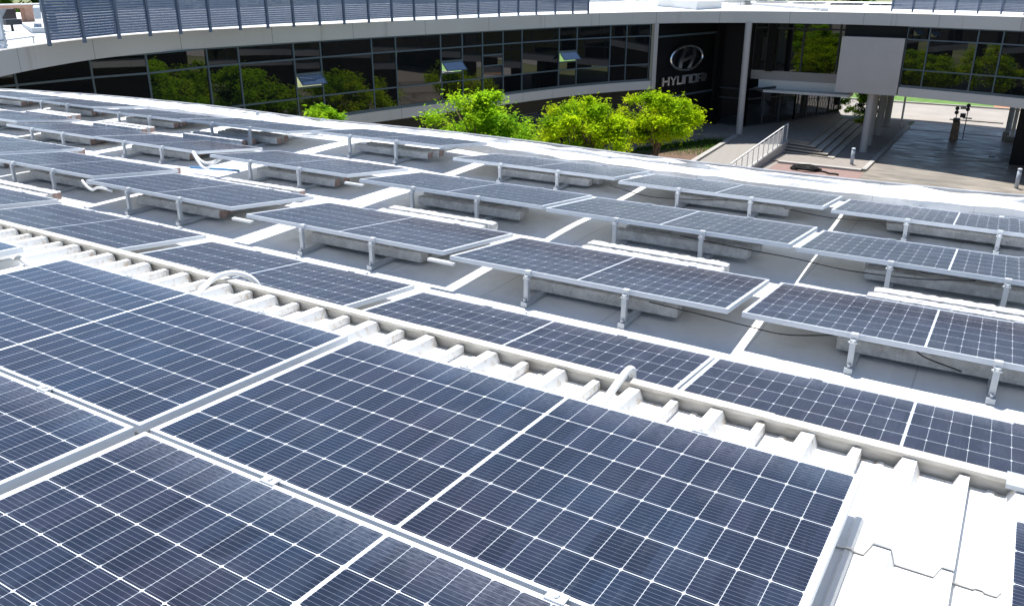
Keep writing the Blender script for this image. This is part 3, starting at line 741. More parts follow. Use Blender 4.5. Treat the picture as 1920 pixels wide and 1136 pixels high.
pm = empty('perforated_panel', (-23.2, 10.6, ZFT)); tag(pm, 'pale perforated metal sheet standing at the far left roof edge', 'panel')
mm = MB(); 
for i in range(15):
    for j in range(9):
        x, y = -25.3 + .15 * i, 12.15 - .064 * i; z = ZFT + .05 + j * .1
        if (i * 7 + j * 5) % 3: mm.box(x - .07, x + .07, y - .015, y + .015, z, z + .07)
mm.build('mesh_sheet', MT['grey_box'], pm, pm.location)
MB().beam((-23.15, 11.2, ZFT), (-23.15, 11.2, .62), .06, .06, (0, 1, 0)).build('post', MT['grey_box'], pm, pm.location)
MB().beam((-25.4, 12.18, .63), (-23.15, 11.2, .63), .06, .06).build('top_bar', MT['grey_box'], pm, pm.location)
vp = empty('vent_pipe', (-30.5, 16.1, ZFT)); tag(vp, 'small dark box on a thin stand in front of the brick plant room', 'vent')
MB().box(-30.75, -30.35, 15.3, 15.9, .0, .2).build('vent_box', MT['dark_metal'], vp, vp.location)
MB().tube([(-30.55, 15.6, ZFT), (-30.55, 15.6, .0)], .05, 8).build('stand', MT['dark_metal'], vp, vp.location)
pp = MB().tube([(-30, 55, ZFT + .28), (-26, 60, ZFT + .3), (-27, 66, ZFT + .36), (-31, 72, ZFT + .4)], .06, 8)
tag(pp.build('roof_pipe', MT['galv']), 'grey pipe lying across the far white roof beyond the screen', 'pipe')

# ------------------------------------------------------------------ gate, boom, bollards, shrubs
def bollard(x, y, label):
    t = empty('bollard', (x, y, GZ)); tag(t, label, 'bollard', 'pale bollards beside the driveway')
    MB().tube([(x, y, GZ), (x, y, GZ + .96)], .10, 16).build('post', MT['grey_box'], t, t.location, True)
    MB().tube([(x, y, GZ + .96), (x, y, GZ + 1.02), (x, y, GZ + 1.05)], [.115, .115, .06], 16).build('cap', MT['grey_box'], t, t.location)
bollard(-5.72, 49.05, 'pale bollard standing beside the nearest bridge column')
bollard(2.75, 47.6, 'pale bollard at the right edge beside the black pier')
gt = empty('sliding_gate', (-5.2, 65.2, GZ)); tag(gt, 'white lattice gate leaf standing open beside the driveway', 'gate')
for (a, b) in (((-5.25, 64.9, GZ), (-5.25, 64.9, GZ + 2.3)), ((-5.6, 68.3, GZ), (-5.6, 68.3, GZ + 2.3))): MB().beam(a, b, .1, .1, (0, 1, 0)).build('post', MT['white_pvc'], gt, gt.location)
for z in (.15, 1.2, 2.25): MB().beam((-5.25, 64.9, GZ + z), (-5.6, 68.3, GZ + z), .05, .06).build('rail', MT['white_pvc'], gt, gt.location)
la = MB()
for k in range(15):
    t = k / 14; x, y = -5.25 - .35 * t, 64.9 + 3.4 * t
    la.beam((x, y, GZ + .15), (x - .06, y + .55 if k < 12 else y, GZ + 2.25), .02, .03); la.beam((x - .06, y + .55 if k < 12 else y, GZ + .15), (x, y, GZ + 2.25), .02, .03)
la.build('lattice', MT['white_pvc'], gt, gt.location)
gp = empty('gate_post', (1.9, 63.7, GZ)); tag(gp, 'white steel gate post with motor box at the right of the gateway', 'gate post')
MB().box(1.82, 2.05, 63.6, 63.85, GZ, GZ + 2.3).build('post', MT['white_pvc'], gp, gp.location)
MB().box(1.45, 1.80, 64.0, 64.12, GZ + .5, GZ + 2.3).build('guide_panel', MT['grey_box'], gp, gp.location)
MB().box(1.35, 1.75, 63.5, 64.0, GZ, GZ + .5).build('motor_box', MT['cream'], gp, gp.location)
MB().box(1.6, 2.3, 62.6, 63.2, GZ, GZ + .32).build('foot_block', MT['kerb'], gp, gp.location)
tr_ = MB().box(-5.0, 1.7, 64.55, 64.63, GZ + .003, GZ + .02); tag(tr_.build('gate_track', MT['dark_metal']), 'thin steel gate track across the concrete driveway', 'gate track')
bo = empty('boom_barrier', (-1.5, 61.8, GZ)); tag(bo, 'boom barrier on stone clad pillar with lamps in the gateway', 'barrier')
MB().hexa([(-1.72, 61.5, GZ), (-1.2, 61.5, GZ), (-1.2, 62.0, GZ), (-1.72, 62.0, GZ), (-1.66, 61.55, GZ + 1.2), (-1.24, 61.55, GZ + 1.2), (-1.24, 61.95, GZ + 1.2), (-1.66, 61.95, GZ + 1.2)]).build('pillar', mat_simple('pillar_stone', (.3, .24, .18), .9, 0, .3, 6, .3), bo, bo.location)
MB().box(-1.68, -1.28, 61.5, 62.0, GZ + 1.2, GZ + 1.42).build('boom_housing', MT['dark_metal'], bo, bo.location)
MB().tube([(-1.9, 61.7, GZ + 1.32), (1.3, 61.7, GZ + 1.3)], .035, 8).build('boom_arm', MT['dark_metal'], bo, bo.location)
def post_lamp(x, y, zs):
    MB().tube([(x, y, GZ + .0), (x, y, GZ + zs[0])], .03, 8).build('lamp_post', MT['dark_metal'], bo, bo.location)
    for z in zs: MB().tube([(x - .02, y - .09, GZ + z), (x - .02, y + .02, GZ + z)], .13, 16).build('lamp', MT['dark_metal'], bo, bo.location)
post_lamp(-1.55, 61.95, (2.05, 1.78)); post_lamp(-.95, 62.6, (2.2, 1.95))
MB().box(-1.40, -1.05, 62.0, 62.1, GZ + 2.0, GZ + 2.2).build('sign_plate', MT['white_pvc'], bo, bo.location)
MB().box(-1.35, -1.02, 62.2, 62.5, GZ + 1.42, GZ + 1.68).build('intercom', MT['dark_metal'], bo, bo.location)
MB().box(-1.15, -.6, 61.9, 62.1, GZ + 1.4, GZ + 1.47).build('bracket', MT['white_pvc'], bo, bo.location)
cv = MB().box(1.0, 1.35, 56.2, 56.45, GZ + .002, GZ + .03); tag(cv.build('drain_cover', MT['dark_metal']), 'small dark drain cover in the shaded driveway', 'drain')
coil = []
for k in range(90):
    a = k * .32; r_ = .62 + .10 * math.sin(k * .7) + .05 * math.sin(k * 2.3)
    coil.append((-7.75 + r_ * 1.15 * math.cos(a), 46.45 + r_ * .75 * math.sin(a), GZ + .06 + .0016 * k + .02 * math.sin(k)))
coil += [(-6.9 + .12 * k, 46.3 - .05 * k + .08 * math.sin(k), GZ + .06) for k in range(10)]
mh = MB().tube(coil, .045, 8)
tag(mh.build('coiled_hose', MT['rubber'], None, (0, 0, 0), True), 'black coiled hose lying on the red brick strip', 'hose')

def leaf_cloud(mb, c, rad, n, size, rnd, sq=(1, 1, 1), tone=(0, 1), clumps=26, shell=.62, sprays=0):
    def leaf(p, s, tn, flat=.45):
        a = Vector((rnd.gauss(0, 1), rnd.gauss(0, 1), rnd.gauss(0, flat))).normalized()
        b = a.cross(Vector((rnd.gauss(0, .5), rnd.gauss(0, .5), 1))).normalized()
        mb.poly([p - a * s, p + b * s * .42, p + a * s, p - b * s * .42])
        mb.tone.append(min(1, max(0, tone[0] + (tone[1] - tone[0]) * tn)))
    def direction():
        while True:
            v = Vector((rnd.uniform(-1, 1), rnd.uniform(-1, 1), rnd.uniform(-1, 1)))
            if shell * .55 < v.length < 1: return v
    cl = []
    for _ in range(clumps):
        v = direction()
        cl.append((Vector((v.x * sq[0], v.y * sq[1], v.z * sq[2])) * rad, rnd.uniform(.16, .36) * rad, rnd.random() ** .8))
    for _ in range(n):
        o, r_, tn = rnd.choice(cl)
        v = Vector((rnd.gauss(0, .5), rnd.gauss(0, .5), rnd.gauss(0, .30)))
        leaf(c + o + v * r_, size * rnd.uniform(.5, 1.25), .70 * tn + .30 * rnd.random())
    for _ in range(sprays):          # feathery twigs that break the outline
        v = direction().normalized(); v.z = v.z * .8 + .12
        p0 = c + Vector((v.x * sq[0], v.y * sq[1], v.z * sq[2])) * rad * rnd.uniform(.75, 1.0); d = (v + Vector((rnd.gauss(0, .35), rnd.gauss(0, .35), rnd.uniform(-.1, .6)))).normalized()
        ln = rad * rnd.uniform(.18, .42); tn = rnd.uniform(.35, 1)
        for k in range(16):
            t = k / 15; p = p0 + d * ln * t - Vector((0, 0, .25 * ln * t * t)) + Vector((rnd.gauss(0, .05), rnd.gauss(0, .05), rnd.gauss(0, .04)))
            leaf(p, size * rnd.uniform(.4, .9), tn * .7 + .3 * rnd.random())

def tree(c, rad, sq, base, label, mat, n, seed, size=.105, clumps=42, extra=()):
    rnd = random.Random(seed); t = empty('garden_tree', (base[0], base[1], base[2])); tag(t, label, 'tree', 'lime green trees in the courtyard')
    tk = MB(); b = Vector(base); c = Vector(c)
    stems = [(Vector((.0, .0, 0)), c + Vector((0, 0, -.1 * rad)))] + [(Vector((rnd.uniform(-.3, .3), rnd.uniform(-.3, .3), 0)), c + Vector((rnd.uniform(-.5, .5) * rad, rnd.uniform(-.5, .5) * rad, rnd.uniform(-.2, .2) * rad))) for _ in range(2)]
    for o, e in stems:
        p0 = b + o; pts_ = []
        for k in range(7):
            q = p0.lerp(e, k / 6); q += Vector((rnd.gauss(0, .05), rnd.gauss(0, .05), 0)) * (1 if 0 < k else 0); pts_.append(q)
        tk.tube(pts_, [.13 - .017 * k for k in range(7)], 8)
        for _ in range(9):
            s = pts_[rnd.choice((3, 4, 5))]; e2 = c + Vector((rnd.uniform(-.8, .8) * sq[0] * rad, rnd.uniform(-.8, .8) * sq[1] * rad, rnd.uniform(-.5, .8) * sq[2] * rad))
            mid = s.lerp(e2, .5) + Vector((0, 0, .12)); tk.tube([s, mid, e2], [.045, .03, .012], 6)
    tk.build('trunk', MT['bark'], t, t.location, True)
    cr = MB(); leaf_cloud(cr, c, rad, n, size, rnd, sq, clumps=clumps, sprays=70)
    for (ec, er, en) in extra: leaf_cloud(cr, Vector(ec), er, en, size, rnd, (1, 1, .8), clumps=9)
    cr.build('crown', MT[mat], t, t.location)
    return t
TREES = [
 ((-20.1, 20.9, -4.05), 1.2, (1, 1, .9), (-19.8, 20.8, GZ), 'small lime tree peeking over the roof edge, in front of the dark windows', 'leaf_green', 7000, 11, ((-20.3, 20.9, -3.45), .85, 3200)),
 ((-16.9, 26.4, -4.5), 1.95, (1.12, 1, .85), (-16.9, 26.4, GZ), 'wide fresh green tree behind the roof edge, left of the paired lime trees', 'leaf_green', 13000, 5, ((-16.6, 26.5, -3.95), 1.55, 7000)),
 ((-14.75, 31.8, -5.15), 1.85, (1.12, 1, .85), (-14.75, 31.8, GZ), 'yellow green tree with low crown touching its taller right neighbour', 'leaf_lime', 14000, 13, ((-14.1, 31.9, -3.75), .6, 700)),
 ((-14.05, 39.0, -5.2), 2.0, (1.06, 1, .60), (-14.05, 39.0, GZ + .0), 'rounded lime tree with visible trunks beside the planter and black wall', 'leaf_lime', 15000, 14, ((-13.2, 38.8, -5.75), .75, 800)),
]
for c, rad, sq, b, lb, mt, n, sd_, ex in TREES: tree(c, rad, sq, b, lb, mt, n, sd_, extra=(ex,))
# shrubs beyond the columns and hedge
def shrub(name, label, cat, c, rad, n, mt, size, sq=(1, 1, 1), seed=1, flowers=None, grp=None):
    t = empty(name, (c[0], c[1], GZ)); tag(t, label, cat, grp); rnd = random.Random(seed)
    m = MB(); leaf_cloud(m, Vector(c), rad, n, size, rnd, sq, clumps=16); m.build('foliage', MT[mt], t, t.location)
    if flowers:
        m = MB(); leaf_cloud(m, Vector(flowers[0]), flowers[1], flowers[2], size, rnd, clumps=6); m.build('flowers', MT['leaf_orange'], t, t.location)
shrub('flowering_shrub', 'green shrub with orange flowers beyond the bridge columns', 'shrub', (-9.6, 67.6, -6.8), 1.5, 4200, 'leaf_green', .11, (1, .8, 1), 21, ((-9.7, 67.2, -6.2), .8, 900))
shrub('low_shrub', 'low dark green shrub behind the bridge columns', 'shrub', (-8.0, 67.4, -7.6), 1.3, 3600, 'leaf_dark', .11, (1.2, .8, .8), 22)
shrub('grass_clump', 'bright green ground shrub at the top end of the steps', 'shrub', (-8.8, 66.0, -8.2), 1.1, 2600, 'leaf_green', .09, (1.4, .8, .5), 23)

# trees behind everything (far-off wood as one mass)
fw = MB(); rnd = random.Random(5)
for k in range(64):
    a = R(-118 + k * 2.9); d = rnd.uniform(118, 150); x, y = 2.5 + d * math.sin(a), -2.7 + d * math.cos(a)
    r_ = rnd.uniform(5, 8); leaf_cloud(fw, Vector((x, y, GZ + rnd.uniform(4.5, 7.5))), r_, 520, .95, rnd, (1, 1, .9), clumps=14)
tag(fw.build('distant_trees', MT['leaf_dark']), kind='stuff')

# ------------------------------------------------------------------ our own roof
ROOF = [(-1.26, 2.5, -.745), (1.09, 2.62, -.775), (-3.65, 2.54, -.745), (-6.19, 2.57, -.725), (-8.6, 2.7, -.73), (-3.6, 4.1, -.70), (-1.24, 4.05, -.70), (1.07, 4.18, -.745), (-6.23, 4.28, -.735), (-9.18, 4.62, -.81), (-11.7, 4.74, -.86),
        (-3.75, 6.08, -.81), (-1.38, 6.02, -.82), (.95, 6.2, -.87), (-6.23, 6.09, -.70), (-8.8, 5.87, -.71), (-11.69, 6.29, -.80), (-14.29, 6.46, -.82), (-1.1, .9, -.74), (2, 1, -.76), (-5, 1, -.74), (2.5, 8.3, -.86), (-3, 8.2, -.80), (-8, 8.0, -.74), (-14, 8.2, -.80), (-17.6, 7.6, -.82), (4.5, 4, -.80), (4.5, 8, -.88), (-14, 2.5, -.78), (-20, 3, -.82)]
def rz(x, y):
    sw = sz = 0
    for a, b, z in ROOF:
        w_ = 1 / ((x - a - 1) ** 2 * .35 + (y - b - .3) ** 2 + .55) ** 1.5; sw += w_; sz += w_ * z
    return sz / sw - .012
EDGE = [(-30, 0.5), (-22, 5.6), (-19.4, 7.2), (-17.67, 7.9), (-16.16, 8.2), (-14.47, 8.38), (-11.27, 8.45), (-8.34, 8.1), (-6.86, 8.1), (-4.85, 8.05), (-2.76, 7.98), (-1.18, 7.96), (.22, 8.0), (1.43, 8.13), (2.64, 8.32), (5, 8.9), (9, 10.5)]
ED = catmull([Vector(p) for p in EDGE], 10)
def edge_y(x):
    for a, b in zip(ED[:-1], ED[1:]):
        if a.x <= x <= b.x: return a.y + (b.y - a.y) * (x - a.x) / (b.x - a.x)
    return ED[-1].y
rf = MB(); NX, NY = 150, 42
rows = []
for i in range(NX + 1):
    x = -22 + 29 * i / NX; ye = edge_y(x) - .02; row = []
    for j in range(NY + 1):
        y = .5 + (ye - .5) * j / NY
        z = rz(x, y) + .006 * mnoise.noise(Vector((x * .9, y * .9, 3)))
        row.append((x, y, z))
    rows.append(row)
b0 = 0
for row in rows: rf.v += row
for i in range(NX):
    for j in range(NY):
        a = i * (NY + 1) + j; rf.f.append((a, a + NY + 1, a + NY + 2, a + 1)); rf.mi.append(0); rf.uv.append(None)
hb = empty('near_building', (0, 4, GZ)); tag(hb, 'near building with white flat roof carrying rows of solar panels', 'building')
HL = hb.location
rf.build('flat_roof', MT['roof'], hb, HL, True)
# raised, lumpy edge kerb with wrinkled membrane
ek = MB(); prof = [(-.64, -.004), (-.56, .004), (-.55, .10), (-.50, .112), (-.36, .105), (-.20, .095), (-.12, .088), (-.105, .125), (-.02, .128), (.03, .06), (.03, -.5)]
xs = [-22 + 29 * i / 420 for i in range(421)]
base = len(ek.v)
for x in xs:
    ye = edge_y(x)
    for k, (o, h) in enumerate(prof):
        wv = .030 * mnoise.noise(Vector((x * 1.3, k * 2.1, 0))) * (1 if 0 < k < 7 else .3)
        ek.v.append((x, ye + o + wv, rz(x, ye - .3) + h * (.55 + .45 * min(1, max(0, (x + 7) / 3.5))) * (1 + .35 * mnoise.noise(Vector((x * 2.3, k, 9)))) - (.004 if k == 0 else 0)))
n = len(prof)
for i in range(len(xs) - 1):
    for k in range(n - 1):
        a = base + i * n + k; ek.f.append((a, a + n, a + n + 1, a + 1)); ek.mi.append(0); ek.uv.append(None)
ek.build('roof_edge', MT['roof'], hb, HL, False)
cap_ = MB(); pts_ = [(x, edge_y(x) + .045, rz(x, edge_y(x) - .3) + .128 * (.55 + .45 * min(1, max(0, (x + 7) / 3.5)))) for x in xs[::4]]
for a, b in zip(pts_[:-1], pts_[1:]): cap_.beam(a, b, .05, .03)
cap_.build('edge_strip', MT['edge_cap'], hb, HL)
# wall below the edge
ew = [(p.x, p.y + .02) for p in ED]
MB().wall(ew, -.4 * -1 if False else .35, GZ, -1.0).build('courtyard_wall', MT['cream'], hb, HL)
fz = MB().box(-22, 9, -6, .30, -1.2, -.55); fz.build('roof_deck', MT['dark_wall'], hb, HL)

# profiled sheet roof in the foreground (slope away from the camera)
SL_ = -.0514
def zs(y): return SL_ * y
PAN = -.160
def sheet(y0, y1, lift):
    m = MB(); prof = []
    x = 1.60 - .38 * 26
    k = 0
    while x < 6.2:
        # wide rib then narrow rib, pitch .19
        prof += [(x - .050, 0), (x - .027, .052), (x + .025, .052), (x + .043, 0)]
        prof += [(x + .19 - .034, 0), (x + .19 - .017, .043), (x + .19 + .016, .043), (x + .19 + .018, 0)]
        prof += [(x + .19 + .075, 0), (x + .19 + .083, .006), (x + .19 + .10, .006), (x + .19 + .108, 0)]
        x += .38
    ys = [y0, (y0 + y1) / 2, y1]
    for a, b in zip(prof[:-1], prof[1:]):
        for p, q in zip(ys[:-1], ys[1:]):
            m.poly([(a[0], p, PAN + lift + zs(p) + a[1]), (b[0], p, PAN + lift + zs(p) + b[1]), (b[0], q, PAN + lift + zs(q) + b[1]), (a[0], q, PAN + lift + zs(q) + a[1])])
    x = 1.60 - .38 * 26
    while x < 6.2:       # fixing screws on the wide ribs
        for yy in (.33, -.12, -1.6):
            if y0 < yy < y1:
                z = PAN + lift + zs(yy) + .052; m.tube([(x, yy, z - .002), (x, yy, z + .002), (x, yy, z + .0065)], [.011, .011, .006], 8, 0)
        x += .38
    for a, b in zip(prof[:-1], prof[1:]):     # lip at the near end
        m.poly([(a[0], y0, PAN + lift + zs(y0) + a[1] - .008), (b[0], y0, PAN + lift + zs(y0) + b[1] - .008), (b[0], y0, PAN + lift + zs(y0) + b[1]), (a[0], y0, PAN + lift + zs(y0) + a[1])])
    return m
sheet(-.21, .455, .012).build('profiled_sheet', MT['ibr'], hb, HL)
sheet(-4.2, -.15, 0).build('profiled_sheet', MT['ibr'], hb, HL)
# flashing that closes the sheet end: segments with small laps
fl = MB(); x = -9.0; k = 0
while x < 2.72:
    x1 = min(x + 1.8, 2.72); h = .002 * (k % 2)
    zt = -.102 + h; y0 = .47 + h
    P = [(y0, PAN - .05), (y0 + .003, zt - .026), (y0 - .014, zt - .020), (y0 - .018, zt), (y0 + .030, zt + .002), (y0 + .045, zt - .010), (y0 + .05, -.70)]
    for a, b in zip(P[:-1], P[1:]): fl.poly([(x, a[0], a[1]), (x1 + .03, a[0], a[1]), (x1 + .03, b[0], b[1]), (x, b[0], b[1])])
    x = x1; k += 1
fl.poly([(2.75, .47, PAN - .05), (2.75, .55, -.7), (2.75, .52, -.112), (2.75, .50, -.10), (2.75, .452, -.102)])
flo = fl.build('wall_flashing', MT['flash'], hb, HL)
MB().box(2.68, 2.80, .40, .50, -.110, -.092).build('flashing_bracket', MT['alu'], hb, HL)

# ------------------------------------------------------------------ solar panels
L, W, T = 2.278, 1.134, .036
def panel_parts(root, cells, rear):
    lip = .011; fr = MB()
    def ringbox(x0, x1, y0, y1): fr.box(x0, x1, y0, y1, -T, 0)
    ringbox(0, L, 0, lip); ringbox(0, L, W - lip, W); ringbox(0, lip, lip, W - lip); ringbox(L - lip, L, lip, W - lip)
    # lower inner flange
    fr.box(lip, L - lip, lip, .03, -T, -T + .002); fr.box(lip, L - lip, W - .03, W - lip, -T, -T + .002)
    f = fr.build('frame', MT['frame'], root)
    lam = MB()
    z = -.0018
    lam.poly([(lip, lip, z), (L - lip, lip, z), (L - lip, W - lip, z), (lip, W - lip, z)], 0, [(lip, lip), (L - lip, lip), (L - lip, W - lip), (lip, W - lip)])
    lam.poly([(lip, W - lip, z - .005), (L - lip, W - lip, z - .005), (L - lip, lip, z - .005), (lip, lip, z - .005)], 1)
    l = lam.build('cell_glass', [MT[cells], MT['white_pvc']], root)
    return f, l
def set_tilt(o, tilt): o.rotation_euler = (tilt, 0, 0)

# flush panels on the sheet roof
def flush_proto():
    root = empty('flush_solar_panel', (0, 0, 0)); f, l = panel_parts(root, 'cells', False)
    for x in (.63, 1.70):
        for y, sg_ in ((-.009, 1), (W + .009, -1)):
            cl = MB(); cl.box(x - .03, x + .03, min(y, y + sg_ * .02), max(y, y + sg_ * .02), .0005, .0045); cl.box(x - .03, x + .03, y - .0015, y + .0015, -.03, .0005)
            cl.tube([(x, y + sg_ * .004, .0045), (x, y + sg_ * .004, .010)], .007, 6); cl.build('clamp', MT['alu_clamp'], root)
        MB().box(x - .02, x + .02, -.012, W + .012, -T - .042, -T - .001).build('rail', MT['alu'], root)
    return root
FP = flush_proto()
flush = [(-.035, -1.103, 'large blue flush panel in the middle foreground beside the white sheet ribs'),
         (-2.372, -1.103, 'flush panel left of the middle one, touching the narrow aluminium gap'),
         (-.035, -2.255, 'flush panel at the bottom of the picture, below the middle flush panel'),
         (-2.378, -2.255, 'lower left flush panel cut by the picture edge'),
         (-5.115, -1.103, 'small visible corner of a flush panel at the far left edge'),
         (2.685, -1.103, 'narrow sliver of a flush panel at the lower right edge')]
ang = math.atan(SL_)
for i, (x, y, lb) in enumerate(flush):
    o = FP if i == 0 else copy_tree(FP)
    o.location = (x, y, zs(y)); o.rotation_euler = (ang, 0, 0)
    tag(o, lb, 'solar panel', 'flush solar panels on the profiled sheet roof')

# tilted panels on the flat roof
TILT, YAW = R(-6.78), R(.69)
def tilt_proto():
    root = empty('tilted_solar_panel', (0, 0, 0)); f, l = panel_parts(root, 'cells_rear', True)
    set_tilt(f, TILT); set_tilt(l, TILT)
    for x in (.73, 1.54):
        m = MB(); m.box(-.018, .018, -.016, .016, -.26, 0); m.box(-.023, .023, -.02, .02, -.27, -.245); m.box(-.030, -.018, -.006, .006, -.035, -.023); m.box(.018, .030, -.006, .006, -.035, -.023)
        lg_ = m.build('leg', MT['alu'], root); lg_.location = (x, -.028, -T + .006)
        m = MB(); m.box(-.022, .022, -.02, -.001, -.05, .004); m.box(-.024, .024, -.046, -.018, -.052, -.046); m.box(-.022, .022, -.004, .012, .001, .005); m.tube([(0, -.04, -.046), (0, -.04, -.030)], .011, 6)
        c = m.build('clamp', MT['alu_clamp'], root); c.location = (x, 0, .0)
        m = MB(); m.box(-.024, .024, -.07, 1.42, 0, .034); m.box(-.026, .026, -.075, -.05, 0, .04); m.tube([(0, -.06, .046), (0, -.06, .062)], .011, 6)
        b = m.build('base_rail', MT['alu'], root); b.location = (x, 0, -.26)
    for x in (.6, 1.65):
        c = MB().box(x - .035, x + .035, W - .014, W + .006, 0, .005).build('edge_clamp', MT['alu_clamp'], root); set_tilt(c, TILT)
    return root
TP = tilt_proto()
ROWS = {
 'A': [(1.09, 2.62, -.52), (-1.26, 2.50, -.48), (-3.65, 2.54, -.48), (-6.19, 2.57, -.46), (-8.58, 2.70, -.46), (-10.92, 2.95, -.47)],
 'B': [(1.07, 4.18, -.48), (-1.24, 4.05, -.43), (-3.60, 4.10, -.44), (-6.23, 4.28, -.47), (-9.18, 4.62, -.56), (-11.70, 4.74, -.61), (-14.1, 4.95, -.60)],
 'C': [(.95, 6.20, -.63), (-1.38, 6.02, -.57), (-3.75, 6.08, -.56), (-6.23, 6.09, -.43), (-8.80, 5.87, -.44), (-11.69, 6.29, -.56), (-14.29, 6.46, -.56), (-16.7, 6.5, -.57)],
 'R': [(1.14, .885, -.474), (-1.155, .87, -.474), (-3.56, .925, -.474), (-6.04, 1.01, -.474), (-8.47, 1.08, -.474)],
}
RN = {'R': 'row behind the flashing', 'A': 'second tilted row', 'B': 'third tilted row', 'C': 'rear tilted row'}
ORD = ['rightmost', 'second from right', 'third from right', 'fourth from right', 'fifth from right', 'sixth from right', 'seventh from right', 'eighth from right']
placed = []
first = True
for row in 'RABC':
    for i, (x, y, z) in enumerate(ROWS[row]):
        o = TP if first else copy_tree(TP); first = False
        zr = rz(x + 1.1, y); jz = random.uniform(-.0025, .0025)
        o.location = (x, y, z); o.rotation_euler = (0, 0, YAW + jz)
        h = (z - T - zr - .03) / .26
        for c in o.children:
            if c.name.split('.')[0] == 'leg': c.scale = (1, 1, max(.3, h + .06))
            if c.name.split('.')[0] == 'base_rail': c.location.z = zr - z + .004; c.rotation_euler = (math.atan2(rz(x + 1.1, y + 1.1) - zr, 1.1), 0, 0)
        tag(o, 'tilted solar panel on legs, ' + ORD[i] + ' in the ' + RN[row], 'solar panel', 'tilted solar panels on the flat roof')
        placed.append((row, i, x, y, z, zr))

for k in range(5):
    o = copy_tree(TP); x = -18.3 + 2.45 * k; y = 60.6 + .9 * k
    o.location = (x, y, .16 - .045 * k); o.rotation_euler = (0, 0, R(18))
    for c in o.children:
        if c.name.split('.')[0] == 'leg': c.scale = (1, 1, 1.25)
        if c.name.split('.')[0] == 'base_rail': c.location.z = -.36
    tag(o, 'distant tilted panel on the far white roof, ' + ['leftmost', 'second from left', 'third from left', 'fourth from left', 'nearest the screen'][k] + ' of its row', 'solar panel', 'tilted panels on the far roof')

# ------------------------------------------------------------------ concrete lintels used as ballast
def lintel_mesh(seed, ln, red):
    rnd = random.Random(seed); m = MB(); nx = 60; wd, ht = .125, .088
    prof = [(-.5, .0), (-.5, .5), (-.44, .95), (-.25, 1.0), (-.08, .97), (.0, .94), (.08, .97), (.25, 1.0), (.44, .95), (.5, .5), (.5, 0)]
    K = len(prof)
    for i in range(nx + 1):
        x = ln * (i / nx - .5)
        for k, (py, pz) in enumerate(prof):
            nv = mnoise.noise(Vector((x * 22 + seed * 9, py * 9, pz * 7))) * .0065 + mnoise.noise(Vector((x * 70 + seed, py * 31, pz * 13))) * .005
            edge = .85 if i in (0, nx) else 1
            m.v.append((x + (rnd.gauss(0, .004) if i in (0, nx) else 0), py * wd * edge + nv * (1 if py > 0 else -1) * (pz > .2), pz * ht * (.93 if i in (0, nx) else 1) + (nv if pz > .3 else 0)))
    for i in range(nx):
        for k in range(K - 1):
            a = i * K + k; m.f.append((a, a + K, a + K + 1, a + 1)); m.mi.append(0); m.uv.append(None)
        m.f.append((i * K + K - 1, i * K + 2 * K - 1, i * K + K, i * K)); m.mi.append(0); m.uv.append(None)
    m.f.append(tuple(range(K))[::-1]); m.f.append(tuple(nx * K + k for k in range(K)))
    m.mi += [1 if red else 0] * 2; m.uv += [None] * 2
    o = m.build('concrete_lintel', [MT['lintel'], MT['lintel_end']])
    return o
protos = [lintel_mesh(s, 1.28, False) for s in (1, 2, 3)] + [lintel_mesh(s, 1.28, True) for s in (4, 5, 6)]
used = set(); rnd = random.Random(17)
def place_lintel(x, y, z, red, label, rot=0, tiltz=0):
    k = rnd.randrange(3) + (3 if red else 0); o = protos[k]
    if k in used: o = o.copy(); COL.objects.link(o)
    used.add(k)
    o.location = (x, y, z); o.rotation_euler = (rnd.uniform(-.04, .04), tiltz, YAW + rot + rnd.uniform(-.012, .012) + (math.pi if rnd.random() < .5 and not red else 0))
    tag(o, label, 'concrete block', 'concrete lintels weighing down the solar panels')
FAR = {('A', i) for i in range(6)} | {('B', 4), ('B', 5), ('B', 6), ('R', 4)}
for row, i, x, y, z, zr in placed:
    pos = ORD[i].replace(' from right', '')
    rn = {'R': 'flashing row', 'A': 'second tilted row', 'B': 'third tilted row', 'C': 'rear row'}[row]
    tail = (' panel from right in the ' if i else ' panel in the ') + rn
    red = x < -5.0
    j = rnd.uniform(-.06, .06)
    if row != 'R':
        zb = rz(x + 1.1, y + .35) + .04; clear = z - .119 * .40 - T - .012
        cy = y + .30
        lo = min(zb, clear - .075)
        place_lintel(x + 1.19 + j, cy, zb, red, 'concrete lintel, front one under the ' + pos + tail)
        place_lintel(x + 1.16 + j + rnd.uniform(-.04, .10), cy + .17, zb + rnd.uniform(0, .008), red, 'concrete lintel, rear one under the ' + pos + tail)
    if (row, i) in FAR:
        zb = rz(x + 1.1, y + 1.2) + .04
        lx = x + 1.22 + j
        place_lintel(lx, y + 1.20, zb, red, 'sunlit lintel touching the low edge of the ' + pos + tail)
        place_lintel(lx + .02 + rnd.uniform(-.04, .04), y + 1.345, zb + rnd.uniform(-.002, .006), red, 'sunlit lintel, outer of two beyond the ' + pos + tail)
for k, o in enumerate(protos):
    if k not in used: bpy.data.objects.remove(o)

